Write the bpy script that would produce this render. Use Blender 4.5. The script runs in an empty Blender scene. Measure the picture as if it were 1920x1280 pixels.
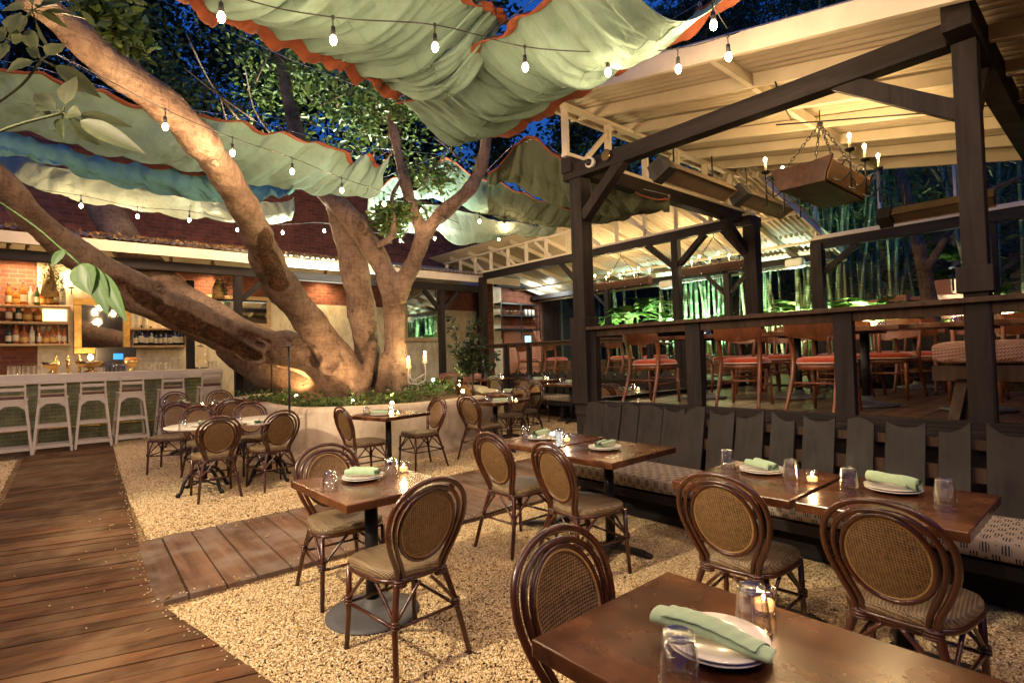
LK=1.6
import bpy, math, random
import numpy as np
from mathutils import Vector, Matrix, Euler, noise
random.seed(7); rng=np.random.default_rng(7)
PI=math.pi
S=bpy.context.scene; COL=S.collection
# ---------------------------------------------------------------- camera and pixel-to-place helpers
F=1014.8; H=1.45; CAM=Vector((0,0,H))
_x=Vector((1170,5,-F)).normalized(); _y=Vector((-880,-52,-F)); _y=(_y-_x*_x.dot(_y)).normalized(); _z=_x.cross(_y)
W=Matrix((_x,_y,_z))                      # camera vector -> world vector
def ray(px,py): return W@Vector((px-960,640-py,-F))
def at(px,py,d): return CAM+ray(px,py)*(d/F)
def atz(px,py,z): r=ray(px,py); return CAM+r*((z-H)/r.z)
def atx(px,py,x): r=ray(px,py); return CAM+r*(x/r.x)
def aty(px,py,y): r=ray(px,py); return CAM+r*(y/r.y)
def gz(x,y): return 0.03*max(0.0,0.655*x+0.756*y-5.5)     # the yard rises gently away from us
def agz(px,py,h=0.0):
    p=atz(px,py,h)
    for _ in range(12): p=atz(px,py,h+gz(p.x,p.y))
    return p
# ---------------------------------------------------------------- materials
def nodes(name):
    m=bpy.data.materials.new(name); m.use_nodes=True; nt=m.node_tree; b=nt.nodes['Principled BSDF']
    return m,nt,b
def N(nt,t,**k):
    n=nt.nodes.new(t)
    for a,v in k.items(): setattr(n,a,v)
    return n
def setin(n,**k):
    for a,v in k.items(): n.inputs[a.replace('_',' ')].default_value=v
def ramp(nt,fac,stops):
    r=N(nt,'ShaderNodeValToRGB'); e=r.color_ramp.elements
    while len(e)<len(stops): e.new(.5)
    for q,(p,c) in zip(e,stops): q.position=p; q.color=(c[0],c[1],c[2],1)
    nt.links.new(fac,r.inputs[0]); return r.outputs[0]
def coords(nt,scale=(1,1,1),rot=(0,0,0),kind='Object'):
    tc=N(nt,'ShaderNodeTexCoord'); mp=N(nt,'ShaderNodeMapping')
    mp.inputs['Scale'].default_value=scale; mp.inputs['Rotation'].default_value=rot
    nt.links.new(tc.outputs[kind],mp.inputs[0]); return mp.outputs[0]
def noi(nt,vec,scale,detail=4,rough=.55,dist=0):
    n=N(nt,'ShaderNodeTexNoise'); setin(n,Scale=scale,Detail=detail,Roughness=rough,Distortion=dist)
    nt.links.new(vec,n.inputs['Vector']); return n.outputs['Fac']
def bump(nt,b,h,strength=.3,dist=.01):
    n=N(nt,'ShaderNodeBump'); setin(n,Strength=strength,Distance=dist); nt.links.new(h,n.inputs['Height'])
    nt.links.new(n.outputs[0],b.inputs['Normal'])
def mixc(nt,f,a,b,blend='MIX'):
    n=N(nt,'ShaderNodeMix',data_type='RGBA',blend_type=blend)
    for s,v in ((0,f),(6,a),(7,b)):
        if hasattr(v,'links') or isinstance(v,bpy.types.NodeSocket): nt.links.new(v,n.inputs[s])
        else: n.inputs[s].default_value=v if s==0 else (v[0],v[1],v[2],1)
    return n.outputs[2]
def math_(nt,op,a,b=0.0,c=None):
    n=N(nt,'ShaderNodeMath',operation=op)
    for i,v in enumerate((a,b,c)):
        if v is None: continue
        if isinstance(v,bpy.types.NodeSocket): nt.links.new(v,n.inputs[i])
        else: n.inputs[i].default_value=v
    return n.outputs[0]
def attr(nt,name='rnd'):
    n=N(nt,'ShaderNodeAttribute',attribute_name=name); return n.outputs['Fac']
def sc(c,k): return tuple(min(1,x*k) for x in c)
def mat(name,col,rough=.6,var=.25,nscale=6,bmp=.15,metal=0,coat=0,stretch=(1,1,1),spec=.5,sheen=0):
    m,nt,b=nodes(name); v=coords(nt,stretch)
    f=noi(nt,v,nscale); r=ramp(nt,f,[(.25,sc(col,1-var)),(.75,sc(col,1+var))])
    nt.links.new(r,b.inputs['Base Color']); setin(b,Roughness=rough,Metallic=metal)
    b.inputs['Coat Weight'].default_value=coat; b.inputs['Specular IOR Level'].default_value=spec
    b.inputs['Sheen Weight'].default_value=sheen
    if bmp: bump(nt,b,noi(nt,v,nscale*6),bmp,.004)
    return m
def wood(name,dark,light,rough=.5,axis=0,scale=1.0,bmp=.25,coat=0,perboard=0.0,wear=None,kind='Object'):
    m,nt,b=nodes(name); s=[14*scale]*3; s[axis]=1.1*scale; v=coords(nt,s,kind=kind)
    if perboard:                      # every board carries its own number
        a=attr(nt); cb=N(nt,'ShaderNodeCombineXYZ'); nt.links.new(math_(nt,'MULTIPLY',a,37.0),cb.inputs[0]); nt.links.new(math_(nt,'MULTIPLY',a,91.0),cb.inputs[1])
        va=N(nt,'ShaderNodeVectorMath',operation='ADD'); nt.links.new(v,va.inputs[0]); nt.links.new(cb.outputs[0],va.inputs[1]); v=va.outputs[0]
    f=noi(nt,v,1.6,6,.6,.6); c=ramp(nt,f,[(.28,dark),(.5,tuple((p+q)/2 for p,q in zip(dark,light))),(.72,light)])
    if perboard:
        k=ramp(nt,attr(nt),[(0,(1-perboard,)*3),(.5,(1,1-.05*perboard,1-.1*perboard)),(1,(1+perboard,1+perboard*.6,1+perboard*.35))])
        c=mixc(nt,1.0,c,k,'MULTIPLY')
    if wear:
        v2=coords(nt,(1,1,1),kind=kind); w=noi(nt,v2,2.3,5,.6); w=ramp(nt,w,[(.45,(0,0,0)),(.62,(1,1,1))])
        c=mixc(nt,math_(nt,'MULTIPLY',w,.75),c,wear)
    nt.links.new(c,b.inputs['Base Color']); b.inputs['Coat Weight'].default_value=coat; b.inputs['Coat Roughness'].default_value=.22
    rr=ramp(nt,noi(nt,coords(nt,(1,1,1),kind=kind),5),[(.3,(rough-.08,)*3),(.7,(rough+.1,)*3)]); nt.links.new(rr,b.inputs['Roughness'])
    if bmp: bump(nt,b,f,bmp,.006)
    return m
def emis(name,col,strength):
    m,nt,b=nodes(name); b.inputs['Emission Color'].default_value=(*col,1); b.inputs['Emission Strength'].default_value=strength
    b.inputs['Base Color'].default_value=(*col,1); return m
def weave(name,ax,light,dark,p=.016,shin=.35):
    """woven cane: small light and dark strands crossing on the diagonal"""
    m,nt,b=nodes(name); tc=N(nt,'ShaderNodeTexCoord'); sp=N(nt,'ShaderNodeSeparateXYZ'); nt.links.new(tc.outputs['Object'],sp.inputs[0])
    a,c=sp.outputs[ax[0]],sp.outputs[ax[1]]; k=2*PI/p; a=math_(nt,'MULTIPLY_ADD',sp.outputs[2],.7 if ax!=(0,2) else 0,a); c=math_(nt,'MULTIPLY_ADD',sp.outputs[2],.7 if ax!=(0,2) else 0,c)
    s1=math_(nt,'SINE',math_(nt,'MULTIPLY',math_(nt,'ADD',a,c),k)); s2=math_(nt,'SINE',math_(nt,'MULTIPLY',math_(nt,'SUBTRACT',a,c),k*.8))
    pr=math_(nt,'MULTIPLY',s1,s2); f=ramp(nt,math_(nt,'MULTIPLY_ADD',pr,.5,.5),[(.36,dark),(.5,light)])
    n=noi(nt,coords(nt,(30,3,30)),2.0); f=mixc(nt,.4,f,ramp(nt,n,[(.3,sc(dark,1.6)),(.7,sc(light,1.15))]))
    nt.links.new(f,b.inputs['Base Color']); setin(b,Roughness=shin); bump(nt,b,pr,.5,.003); return m
def glassm(name,col=(1,1,1),rough=0.0,ior=1.45):
    m,nt,b=nodes(name); setin(b,Roughness=rough,IOR=ior); b.inputs['Base Color'].default_value=(*col,1); b.inputs['Transmission Weight'].default_value=1
    return m
def thinglass(name,col=(1,1,1),body=.035):
    m,nt,b=nodes(name); t=N(nt,'ShaderNodeBsdfTransparent'); t.inputs[0].default_value=(*col,1); g=N(nt,'ShaderNodeBsdfGlossy'); g.inputs['Roughness'].default_value=.04
    g.inputs[0].default_value=(.95,.95,.92,1)
    lw=N(nt,'ShaderNodeLayerWeight'); lw.inputs[0].default_value=.42; mx=N(nt,'ShaderNodeMixShader')
    f=math_(nt,'MULTIPLY_ADD',math_(nt,'POWER',lw.outputs['Facing'],1.6),.85,body)
    nt.links.new(f,mx.inputs[0]); nt.links.new(t.outputs[0],mx.inputs[1]); nt.links.new(g.outputs[0],mx.inputs[2])
    nt.links.new(mx.outputs[0],nt.nodes['Material Output'].inputs[0]); return m
M={}
M['rattan']=wood('rattan_cane',(.022,.0055,.0025),(.095,.025,.008),.30,2,1,.08,.5)
M['rattan_pale']=mat('cane_trim',(.33,.20,.07),.35,.2,20,.1)
M['weave_back']=weave('woven_back',(0,2),(.27,.16,.065),(.010,.005,.003),.019)
M['weave_seat']=weave('woven_seat',(1,0),(.34,.245,.13),(.014,.008,.004),.022)
M['table']=wood('walnut_top',(.020,.0062,.003),(.085,.027,.010),.24,1,.6,0,.22,wear=(.20,.078,.026))
M['table_far']=M['table']
M['iron']=mat('black_iron',(.018,.017,.018),.45,.4,12,.2,.3)
M['disc']=mat('grey_cast_base',(.085,.085,.09),.6,.35,5,.3)
M['marble']=mat('pale_marble',(.62,.56,.46),.25,.1,3,0)
M['china']=mat('plate_china',(.78,.74,.66),.18,.03,4,0,coat=.4)
M['napkin']=mat('green_linen',(.36,.52,.33),.85,.1,40,.25,sheen=.3)
M['napkin_blue']=mat('blue_linen',(.30,.45,.52),.85,.1,40,.25,sheen=.3)
M['glass']=thinglass('clear_glass',body=.06); M['glass_thick']=thinglass('thick_glass',(1,1,1),.14)
M['wax']=emis('candle_wax_glow',(1,.52,.2),1.6)  # wax emits a little, standing in for flame light glowing through it
M['flame']=emis('flame',(1,.72,.36),60)
M['votive']=thinglass('votive_glass',(1,.96,.9),.06)
M['dark']=wood('dark_stained_timber',(.009,.0075,.0080),(.028,.0215,.0215),.62,2,.8,.35)
M['darkx']=wood('dark_stained_timber_x',(.009,.0075,.0080),(.028,.0215,.0215),.62,0,.8,.35)
M['darky']=wood('dark_stained_timber_y',(.009,.0075,.0080),(.028,.0215,.0215),.62,1,.8,.35)
M['plank']=wood('charcoal_paint',(.012,.0105,.0110),(.026,.022,.0205),.5,2,.9,.45,wear=(.030,.025,.023))
M['brown_dark']=wood('weathered_brown',(.028,.017,.012),(.085,.052,.034),.6,2,.8,.3)
M['cream']=mat('cream_painted_timber',(.62,.545,.41),.6,.1,4,.25)
M['sheet']=mat('cream_corrugated_sheet',(.50,.43,.31),.45,.12,2,.1)
M['brass']=mat('brass',(.70,.45,.16),.25,.1,8,.05,1)
M['white']=mat('white_stool_paint',(.56,.50,.40),.5,.08,8,.15)
M['leather']=mat('brown_cushion',(.12,.06,.035),.55,.2,8,.2)
M['redseat']=mat('rust_red_velvet',(.46,.055,.014),.85,.15,12,.15,sheen=.6)
M['piping']=mat('pale_piping',(.75,.6,.55),.6,.05,8,0)
M['chairwood']=wood('red_brown_chair_wood',(.10,.030,.011),(.26,.085,.030),.35,2,1,.1,.3)
def cloth(name,col):
    m,nt,b=nodes(name); v=coords(nt); n1=noi(nt,v,1.4,5,.6); c=ramp(nt,n1,[(.3,sc(col,.82)),(.55,col),(.75,sc(col,1.1))])
    st=ramp(nt,noi(nt,coords(nt,(1,1,1)),3.5,6,.7),[(.36,(.78,.74,.68)),(.5,(1,1,1))]); c=mixc(nt,.6,c,st,'MULTIPLY'); nt.links.new(c,b.inputs['Base Color']); setin(b,Roughness=.92)
    h=math_(nt,'ADD',math_(nt,'MULTIPLY',noi(nt,coords(nt,(2,6,2)),2.4,6,.6,1.8),1.0),math_(nt,'MULTIPLY',noi(nt,v,260,2),.05)); bump(nt,b,h,.55,.035)
    t=N(nt,'ShaderNodeBsdfTranslucent'); nt.links.new(c,t.inputs[0]); mx=N(nt,'ShaderNodeMixShader'); mx.inputs[0].default_value=.18
    nt.links.new(b.outputs[0],mx.inputs[1]); nt.links.new(t.outputs[0],mx.inputs[2]); nt.links.new(mx.outputs[0],nt.nodes['Material Output'].inputs[0]); return m
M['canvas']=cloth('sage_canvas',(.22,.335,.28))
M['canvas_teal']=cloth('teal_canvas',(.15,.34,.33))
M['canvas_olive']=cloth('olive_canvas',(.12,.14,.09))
M['canvas_pale']=cloth('pale_canvas',(.22,.27,.225))
M['orange']=mat('orange_trim',(.21,.052,.018),.9,.14,9,.2)
M['cable']=mat('black_cable',(.012,.012,.012),.6,.1,5,0)
M['wire']=mat('steel_wire',(.4,.42,.45),.35,.1,5,0,1)
M['bulb']=emis('lit_filament_bulb',(1,.74,.42),40)
M['candlelit']=emis('lit_candle_bulb',(1,.70,.32),40)
M['leaf']=None
def leafm(name,c1,c2,rough=.45,trans=.25):
    m,nt,b=nodes(name); c=ramp(nt,attr(nt),[(0,c1),(1,c2)]); nt.links.new(c,b.inputs['Base Color']); setin(b,Roughness=rough)
    t=N(nt,'ShaderNodeBsdfTranslucent'); nt.links.new(c,t.inputs[0]); mx=N(nt,'ShaderNodeMixShader'); mx.inputs[0].default_value=trans
    nt.links.new(b.outputs[0],mx.inputs[1]); nt.links.new(t.outputs[0],mx.inputs[2]); nt.links.new(mx.outputs[0],nt.nodes['Material Output'].inputs[0]); return m
M['leaf']=leafm('tree_leaves',(.02,.05,.012),(.14,.21,.045))
M['leaf_bright']=leafm('fresh_leaves',(.03,.09,.012),(.14,.24,.05),.4,.3)
M['leaf_near']=leafm('broad_leaves',(.014,.028,.007),(.065,.08,.024),.6,.3); M['leaf_hang']=leafm('drooping_leaves',(.018,.06,.010),(.06,.14,.025),.5,.3)
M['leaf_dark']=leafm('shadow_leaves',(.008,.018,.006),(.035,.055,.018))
M['fern']=leafm('fern_fronds',(.05,.12,.02),(.18,.26,.06),.5,.35)
def bamboom():
    m,nt,b=nodes('bamboo_culm'); tc=N(nt,'ShaderNodeTexCoord'); sp=N(nt,'ShaderNodeSeparateXYZ'); nt.links.new(tc.outputs['Object'],sp.inputs[0]); fr=math_(nt,'FRACT',math_(nt,'DIVIDE',math_(nt,'ADD',sp.outputs[2],.02),.333)); rg=math_(nt,'LESS_THAN',fr,.10)
    oi=N(nt,'ShaderNodeObjectInfo'); base=ramp(nt,oi.outputs['Random'],[(0,(.07,.12,.05)),(.5,(.15,.22,.09)),(1,(.26,.27,.12))]); c=mixc(nt,.6,base,ramp(nt,noi(nt,coords(nt,(1,1,.5)),5,5),[(.35,(.45,.45,.4)),(.6,(1,1,1))]),'MULTIPLY'); c=mixc(nt,rg,c,(.30,.27,.17)); c=mixc(nt,math_(nt,'LESS_THAN',math_(nt,'ABSOLUTE',math_(nt,'SUBTRACT',fr,.11)),.02),c,(.03,.03,.015))
    nt.links.new(c,b.inputs['Base Color']); setin(b,Roughness=.38); return m
M['bamboo']=bamboom()
M['terracotta']=mat('salmon_stucco',(.50,.22,.13),.85,.15,3,.3)
M['soil']=mat('bark_mulch',(.10,.06,.03),.95,.5,14,.8)
def barkm():
    m,nt,b=nodes('ficus_bark'); v=coords(nt,(1,1,1)); n1=noi(nt,v,1.6,5,.6); n2=noi(nt,coords(nt,(1,1,5)),7,6,.65,.5)
    c=ramp(nt,n1,[(.3,(.10,.064,.043)),(.5,(.215,.145,.10)),(.7,(.32,.235,.165))]); d=ramp(nt,n2,[(.35,(.42,.36,.32)),(.55,(1,1,1))]); c=mixc(nt,.45,c,d,'MULTIPLY')
    vo=N(nt,'ShaderNodeTexVoronoi'); vo.inputs['Scale'].default_value=3.2; nt.links.new(v,vo.inputs['Vector']); k=ramp(nt,vo.outputs['Distance'],[(.05,(.35,.27,.22)),(.14,(1,1,1))]); c=mixc(nt,.8,c,k,'MULTIPLY')
    nt.links.new(c,b.inputs['Base Color']); setin(b,Roughness=.75)
    cr1=noi(nt,coords(nt,(2.2,2.2,.8)),5,8,.72,1.2); cc=ramp(nt,cr1,[(.40,(.42,.34,.28)),(.50,(1,1,1)),(.62,(1.12,1.08,1.02))]); c=mixc(nt,.55,c,cc,'MULTIPLY'); nt.links.new(c,b.inputs['Base Color'])
    bump(nt,b,math_(nt,'ADD',math_(nt,'ADD',n2,math_(nt,'MULTIPLY',cr1,1.6)),math_(nt,'MULTIPLY',noi(nt,v,34,6,.7),.5)),.9,.035); return m
def add_scars(m,segs):
    nt=m.node_tree; b=nt.nodes['Principled BSDF']; tc=N(nt,'ShaderNodeTexCoord'); P=tc.outputs['Object']; out=None
    vm=lambda op,a,c=None: (lambda n:[nt.links.new(v,n.inputs[i]) if isinstance(v,bpy.types.NodeSocket) else setattr(n.inputs[i],'default_value',v) for i,v in enumerate((a,c)) if v is not None] and n)(N(nt,'ShaderNodeVectorMath',operation=op))
    nz=noi(nt,coords(nt),4.5,5,.65); nz=math_(nt,'MULTIPLY_ADD',nz,1.3,.30)
    for a,c,r in segs:
        d=c-a; pa=vm('SUBTRACT',P,tuple(a)).outputs[0]; t=math_(nt,'DIVIDE',vm('DOT_PRODUCT',pa,tuple(d)).outputs['Value'],d.length_squared); t=math_(nt,'MINIMUM',math_(nt,'MAXIMUM',t,0),1)
        n=N(nt,'ShaderNodeVectorMath',operation='SCALE'); n.inputs[0].default_value=tuple(d); nt.links.new(t,n.inputs['Scale']); q=vm('SUBTRACT',pa,n.outputs[0]).outputs[0]
        ln=vm('LENGTH',q).outputs['Value']; f=math_(nt,'MULTIPLY',math_(nt,'SUBTRACT',r,math_(nt,'MULTIPLY',ln,nz)),26.0); f=math_(nt,'MINIMUM',math_(nt,'MAXIMUM',f,0.0),1.0)
        out=f if out is None else math_(nt,'MAXIMUM',out,f)
    hw=ramp(nt,noi(nt,coords(nt,(3,3,3)),3.2,7,.7,1.4),[(.34,(.014,.007,.004)),(.52,(.07,.032,.015)),(.68,(.20,.09,.036))])
    old=b.inputs['Base Color'].links[0].from_socket; c=mixc(nt,out,old,hw); nt.links.new(c,b.inputs['Base Color'])
    ob=b.inputs['Normal'].links[0].from_node; h=ob.inputs['Height'].links[0].from_socket; nt.links.new(math_(nt,'SUBTRACT',h,math_(nt,'MULTIPLY',out,math_(nt,'MULTIPLY_ADD',noi(nt,coords(nt,(3,3,3)),5,6,.7,1),1.6,.8))),ob.inputs['Height'])
M['bark']=barkm()
def brickm(name,c1,c2,mortar,ax=(0,2),s=1.0):
    m,nt,b=nodes(name); tc=N(nt,'ShaderNodeTexCoord'); sp=N(nt,'ShaderNodeSeparateXYZ'); nt.links.new(tc.outputs['Object'],sp.inputs[0]); cb=N(nt,'ShaderNodeCombineXYZ')
    nt.links.new(sp.outputs[ax[0]],cb.inputs[0]); nt.links.new(sp.outputs[ax[1]],cb.inputs[1])
    br=N(nt,'ShaderNodeTexBrick'); nt.links.new(cb.outputs[0],br.inputs['Vector']); setin(br,Scale=1.0,Mortar_Size=.009*s,Mortar_Smooth=.3,Bias=0.0,Brick_Width=.235*s,Row_Height=.082*s)
    br.inputs['Color1'].default_value=(*c1,1); br.inputs['Color2'].default_value=(*c2,1); br.inputs['Mortar'].default_value=(*mortar,1)
    n=noi(nt,coords(nt),5,6); c=mixc(nt,.8,br.outputs['Color'],ramp(nt,n,[(.3,(.5,.45,.42)),(.65,(1.15,1.1,1.05))]),'MULTIPLY')
    nt.links.new(c,b.inputs['Base Color']); setin(b,Roughness=.85)
    bump(nt,b,math_(nt,'SUBTRACT',math_(nt,'MULTIPLY',noi(nt,coords(nt),40,4),.5),br.outputs['Fac']),.6,.01); return m
M['brick']=brickm('red_brick',(.24,.068,.032),(.13,.036,.02),(.17,.10,.065))
M['tile']=brickm('green_glazed_tile',(.16,.20,.09),(.21,.25,.125),(.32,.30,.2),s=.78); M['tile'].node_tree.nodes['Principled BSDF'].inputs['Roughness'].default_value=.25
def plasterm(name,col):
    m,nt,b=nodes(name); n1=noi(nt,coords(nt),2.2,6,.6); c=ramp(nt,n1,[(.3,sc(col,.66)),(.6,col)]); st=ramp(nt,noi(nt,coords(nt,(1,1,.35)),4.5,7,.7,.8),[(.38,(.70,.60,.50)),(.52,(1,1,1))]); c=mixc(nt,.7,c,st,'MULTIPLY')
    nt.links.new(c,b.inputs['Base Color']); setin(b,Roughness=.9); bump(nt,b,math_(nt,'ADD',noi(nt,coords(nt),3,5),math_(nt,'MULTIPLY',noi(nt,coords(nt),30,4),.25)),.5,.02); return m
M['plaster']=plasterm('cream_plaster',(.66,.57,.42)); M['planter']=plasterm('stucco',(.66,.55,.40))
def gravelm():
    m,nt,b=nodes('pea_gravel'); v=coords(nt)
    vo=N(nt,'ShaderNodeTexVoronoi'); vo.inputs['Scale'].default_value=62; nt.links.new(v,vo.inputs['Vector'])
    c=ramp(nt,vo.outputs['Color'],[(0,(.25,.16,.075)),(.5,(.53,.39,.20)),(1,(.76,.61,.38))]); k=ramp(nt,vo.outputs['Distance'],[(.25,(1,1,1)),(.7,(.22,.16,.1))]); c=mixc(nt,1,c,k,'MULTIPLY')
    c=mixc(nt,.6,c,ramp(nt,noi(nt,v,1.1,4),[(.35,(.62,.5,.36)),(.65,(1,1,1))]),'MULTIPLY')
    nt.links.new(c,b.inputs['Base Color']); setin(b,Roughness=.85); bump(nt,b,math_(nt,'SUBTRACT',1.0,vo.outputs['Distance']),1,.012); return m
M['gravel']=gravelm()
def pebblem():
    m,nt,b=nodes('pebble'); oi=N(nt,'ShaderNodeObjectInfo'); c=ramp(nt,oi.outputs['Random'],[(0,(.24,.145,.06)),(.3,(.50,.36,.17)),(.8,(.74,.585,.335)),(1,(.86,.76,.54))])
    nt.links.new(c,b.inputs['Base Color']); setin(b,Roughness=.7); return m
M['pebble']=pebblem()
M['board']=wood('weathered_deck_board',(.038,.018,.009),(.14,.070,.030),.66,0,.55,.5,perboard=.42,wear=(.17,.105,.055))
M['boardy']=wood('weathered_cross_board',(.07,.036,.022),(.21,.118,.072),.68,1,.55,.5,perboard=.38,wear=(.19,.15,.12))
M['deckfloor']=wood('deck_floor_board',(.05,.028,.015),(.15,.088,.05),.42,0,.6,.3,.15,perboard=.3)
def cushm(name,base,ink):
    m,nt,b=nodes(name); tc=N(nt,'ShaderNodeTexCoord'); sp=N(nt,'ShaderNodeSeparateXYZ'); nt.links.new(tc.outputs['Object'],sp.inputs[0])
    X,Y,Z=sp.outputs; X=math_(nt,'SUBTRACT',X,Z)
    ck=math_(nt,'MULTIPLY',math_(nt,'SINE',math_(nt,'MULTIPLY',Y,2*PI/.085)),math_(nt,'SINE',math_(nt,'MULTIPLY',X,2*PI/.11)))
    ln=math_(nt,'SINE',math_(nt,'MULTIPLY',Y,2*PI/.0125)); a=math_(nt,'MULTIPLY',math_(nt,'GREATER_THAN',ck,.12),math_(nt,'GREATER_THAN',ln,.0))
    vo=N(nt,'ShaderNodeTexVoronoi'); vo.inputs['Scale'].default_value=26; nt.links.new(tc.outputs['Object'],vo.inputs['Vector'])
    dt=math_(nt,'MULTIPLY',math_(nt,'LESS_THAN',ck,-.45),math_(nt,'LESS_THAN',vo.outputs['Distance'],.28)); f=math_(nt,'MAXIMUM',a,dt)
    c=mixc(nt,f,base,ink); nt.links.new(c,b.inputs['Base Color']); setin(b,Roughness=.9); bump(nt,b,noi(nt,coords(nt),120,2),.3,.003); return m
M['cushion']=cushm('woven_stripe_cushion',(.34,.285,.225),(.03,.03,.04))
M['redweave']=weave('red_white_weave',(0,1),(.55,.36,.27),(.12,.03,.015),.032,.8)
M['mirror']=mat('mirror_silver',(.8,.8,.78),.03,.02,2,0,1)
M['gold']=mat('gilt_frame',(.62,.38,.11),.38,.3,9,.4,.9)
M['shelf']=wood('pale_shelf',(.33,.20,.10),(.55,.37,.2),.5,0,1,.1)
M['green_shutter']=mat('green_grey_shutter',(.085,.105,.075),.6,.15,5,.2)
M['steel']=mat('brushed_steel',(.15,.11,.075),.4,.2,10,.1,.35)
M['rust']=wood('aged_beam',(.022,.008,.004),(.10,.032,.012),.6,0,.8,.5); M['oldpine']=wood('old_pine_board',(.20,.10,.04),(.42,.24,.10),.6,0,.8,.4)
M['whiteplastic']=mat('white_plastic',(.6,.6,.56),.4,.05,4,0)
M['black']=mat('matt_black',(.012,.012,.013),.6,.2,5,0)
M['dried']=mat('dried_flowers',(.14,.12,.06),.9,.5,30,.5)
M['bouquet']=mat('raffia_wrap',(.42,.27,.11),.8,.3,20,.4)
for k_ in ('plank','dark','darkx','darky','brown_dark','gravel','pebble','board','boardy','soil','bark','cushion','canvas','canvas_teal','canvas_olive','canvas_pale','sheet','cream'): M[k_].node_tree.nodes['Principled BSDF'].inputs['Specular IOR Level'].default_value=.18
# ---------------------------------------------------------------- mesh builder
class MB:
    def __init__(s): s.v=[];s.f=[];s.s=[];s.r=[]
    def add(s,v,f,smooth=False,rnd=None):
        o=len(s.v); s.v+= [tuple(p) for p in v]; s.f+=[tuple(i+o for i in q) for q in f]; s.s+=[smooth]*len(f); s.r+=[random.random() if rnd is None else rnd]*len(f); return s
    def box(s,c,d,rz=0,rot=None,rnd=None):
        x,y,z=[a/2 for a in d]; R=(rot or Euler((0,0,rz))).to_matrix(); c=Vector(c)
        v=[c+R@Vector((i*x,j*y,k*z)) for i in(-1,1) for j in(-1,1) for k in(-1,1)]
        return s.add(v,[(0,1,3,2),(4,6,7,5),(0,4,5,1),(2,3,7,6),(0,2,6,4),(1,5,7,3)],rnd=rnd)
    def bb(s,a,b,rnd=None): return s.box([(p+q)/2 for p,q in zip(a,b)],[abs(q-p) for p,q in zip(a,b)],rnd=rnd)
    def beam(s,a,b,w,h,up=(0,0,1),rnd=None):
        a=Vector(a);b=Vector(b);d=(b-a).normalized();u=Vector(up);sd=d.cross(u)
        if sd.length<1e-3: sd=d.cross(Vector((1,0,0)))
        sd.normalize();u=sd.cross(d); v=[p+sd*(i*w/2)+u*(j*h/2) for p in(a,b) for i,j in((-1,-1),(1,-1),(1,1),(-1,1))]
        return s.add(v,[(0,1,2,3),(7,6,5,4),(0,4,5,1),(1,5,6,2),(2,6,7,3),(3,7,4,0)],rnd=rnd)
    def tube(s,pts,r,n=8,closed=False,caps=True,rnd=None):
        P=[Vector(p) for p in pts];k=len(P);R=r if isinstance(r,(list,tuple)) else [r]*k; T=[]
        for i in range(k):
            a=P[(i-1)%k] if (closed or i>0) else P[i]; b=P[(i+1)%k] if (closed or i<k-1) else P[i]
            t=(b-a); T.append(t.normalized() if t.length>1e-9 else Vector((0,0,1)))
        u=T[0].orthogonal().normalized(); v=[]
        for i in range(k):
            u=(u-T[i]*u.dot(T[i])); u=u.normalized() if u.length>1e-6 else T[i].orthogonal().normalized(); w=T[i].cross(u)
            for j in range(n):
                a=2*PI*j/n; v.append(P[i]+(u*math.cos(a)+w*math.sin(a))*R[i])
        f=[]
        for i in range(k if closed else k-1):
            for j in range(n):
                a=i*n+j;b=i*n+(j+1)%n;c=((i+1)%k)*n+(j+1)%n;d=((i+1)%k)*n+j; f.append((a,b,c,d))
        s.add(v,f,True,rnd)
        if caps and not closed: o=len(s.v)-len(v); s.f+=[tuple(o+j for j in reversed(range(n))),tuple(o+(k-1)*n+j for j in range(n))]; s.s+=[False]*2; s.r+=[.5]*2
        return s
    def lathe(s,prof,n=16,c=(0,0,0),smooth=True,ang=2*PI):
        v=[];f=[];c=Vector(c)
        for r,z in prof:
            for j in range(n): a=ang*j/n; v.append(c+Vector((r*math.cos(a),r*math.sin(a),z)))
        for i in range(len(prof)-1):
            for j in range(n): f.append((i*n+j,i*n+(j+1)%n,(i+1)*n+(j+1)%n,(i+1)*n+j))
        return s.add(v,f,smooth)
    def prism(s,poly,z0,z1,rnd=None):
        n=len(poly); v=[(p[0],p[1],z0) for p in poly]+[(p[0],p[1],z1) for p in poly]
        return s.add(v,[tuple(reversed(range(n))),tuple(range(n,2*n))]+[(i,(i+1)%n,n+(i+1)%n,n+i) for i in range(n)],rnd=rnd)
    def plate(s,poly,M4,t):
        """poly in local XZ, thickness t along Y, placed by matrix"""
        n=len(poly); v=[M4@Vector((p[0],-t/2,p[1])) for p in poly]+[M4@Vector((p[0],t/2,p[1])) for p in poly]
        return s.add(v,[tuple(range(n)),tuple(reversed(range(n,2*n)))]+[(i,n+i,n+(i+1)%n,(i+1)%n) for i in range(n)])
    def grid(s,fn,nu,nv,smooth=True):
        v=[fn(i/nu,j/nv) for j in range(nv+1) for i in range(nu+1)]; w=nu+1
        return s.add(v,[(j*w+i,j*w+i+1,(j+1)*w+i+1,(j+1)*w+i) for j in range(nv) for i in range(nu)],smooth)
    def ball(s,c,r,nu=10,nv=6,sq=(1,1,1)):
        c=Vector(c); pr=[(math.sin(PI*k/nv),-math.cos(PI*k/nv)) for k in range(nv+1)]; v=[];f=[]
        for a,z in pr:
            for j in range(nu): t=2*PI*j/nu; v.append(c+Vector((a*math.cos(t)*r*sq[0],a*math.sin(t)*r*sq[1],z*r*sq[2])))
        for i in range(nv):
            for j in range(nu): f.append((i*nu+j,i*nu+(j+1)%nu,(i+1)*nu+(j+1)%nu,(i+1)*nu+j))
        return s.add(v,f,True)
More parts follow.
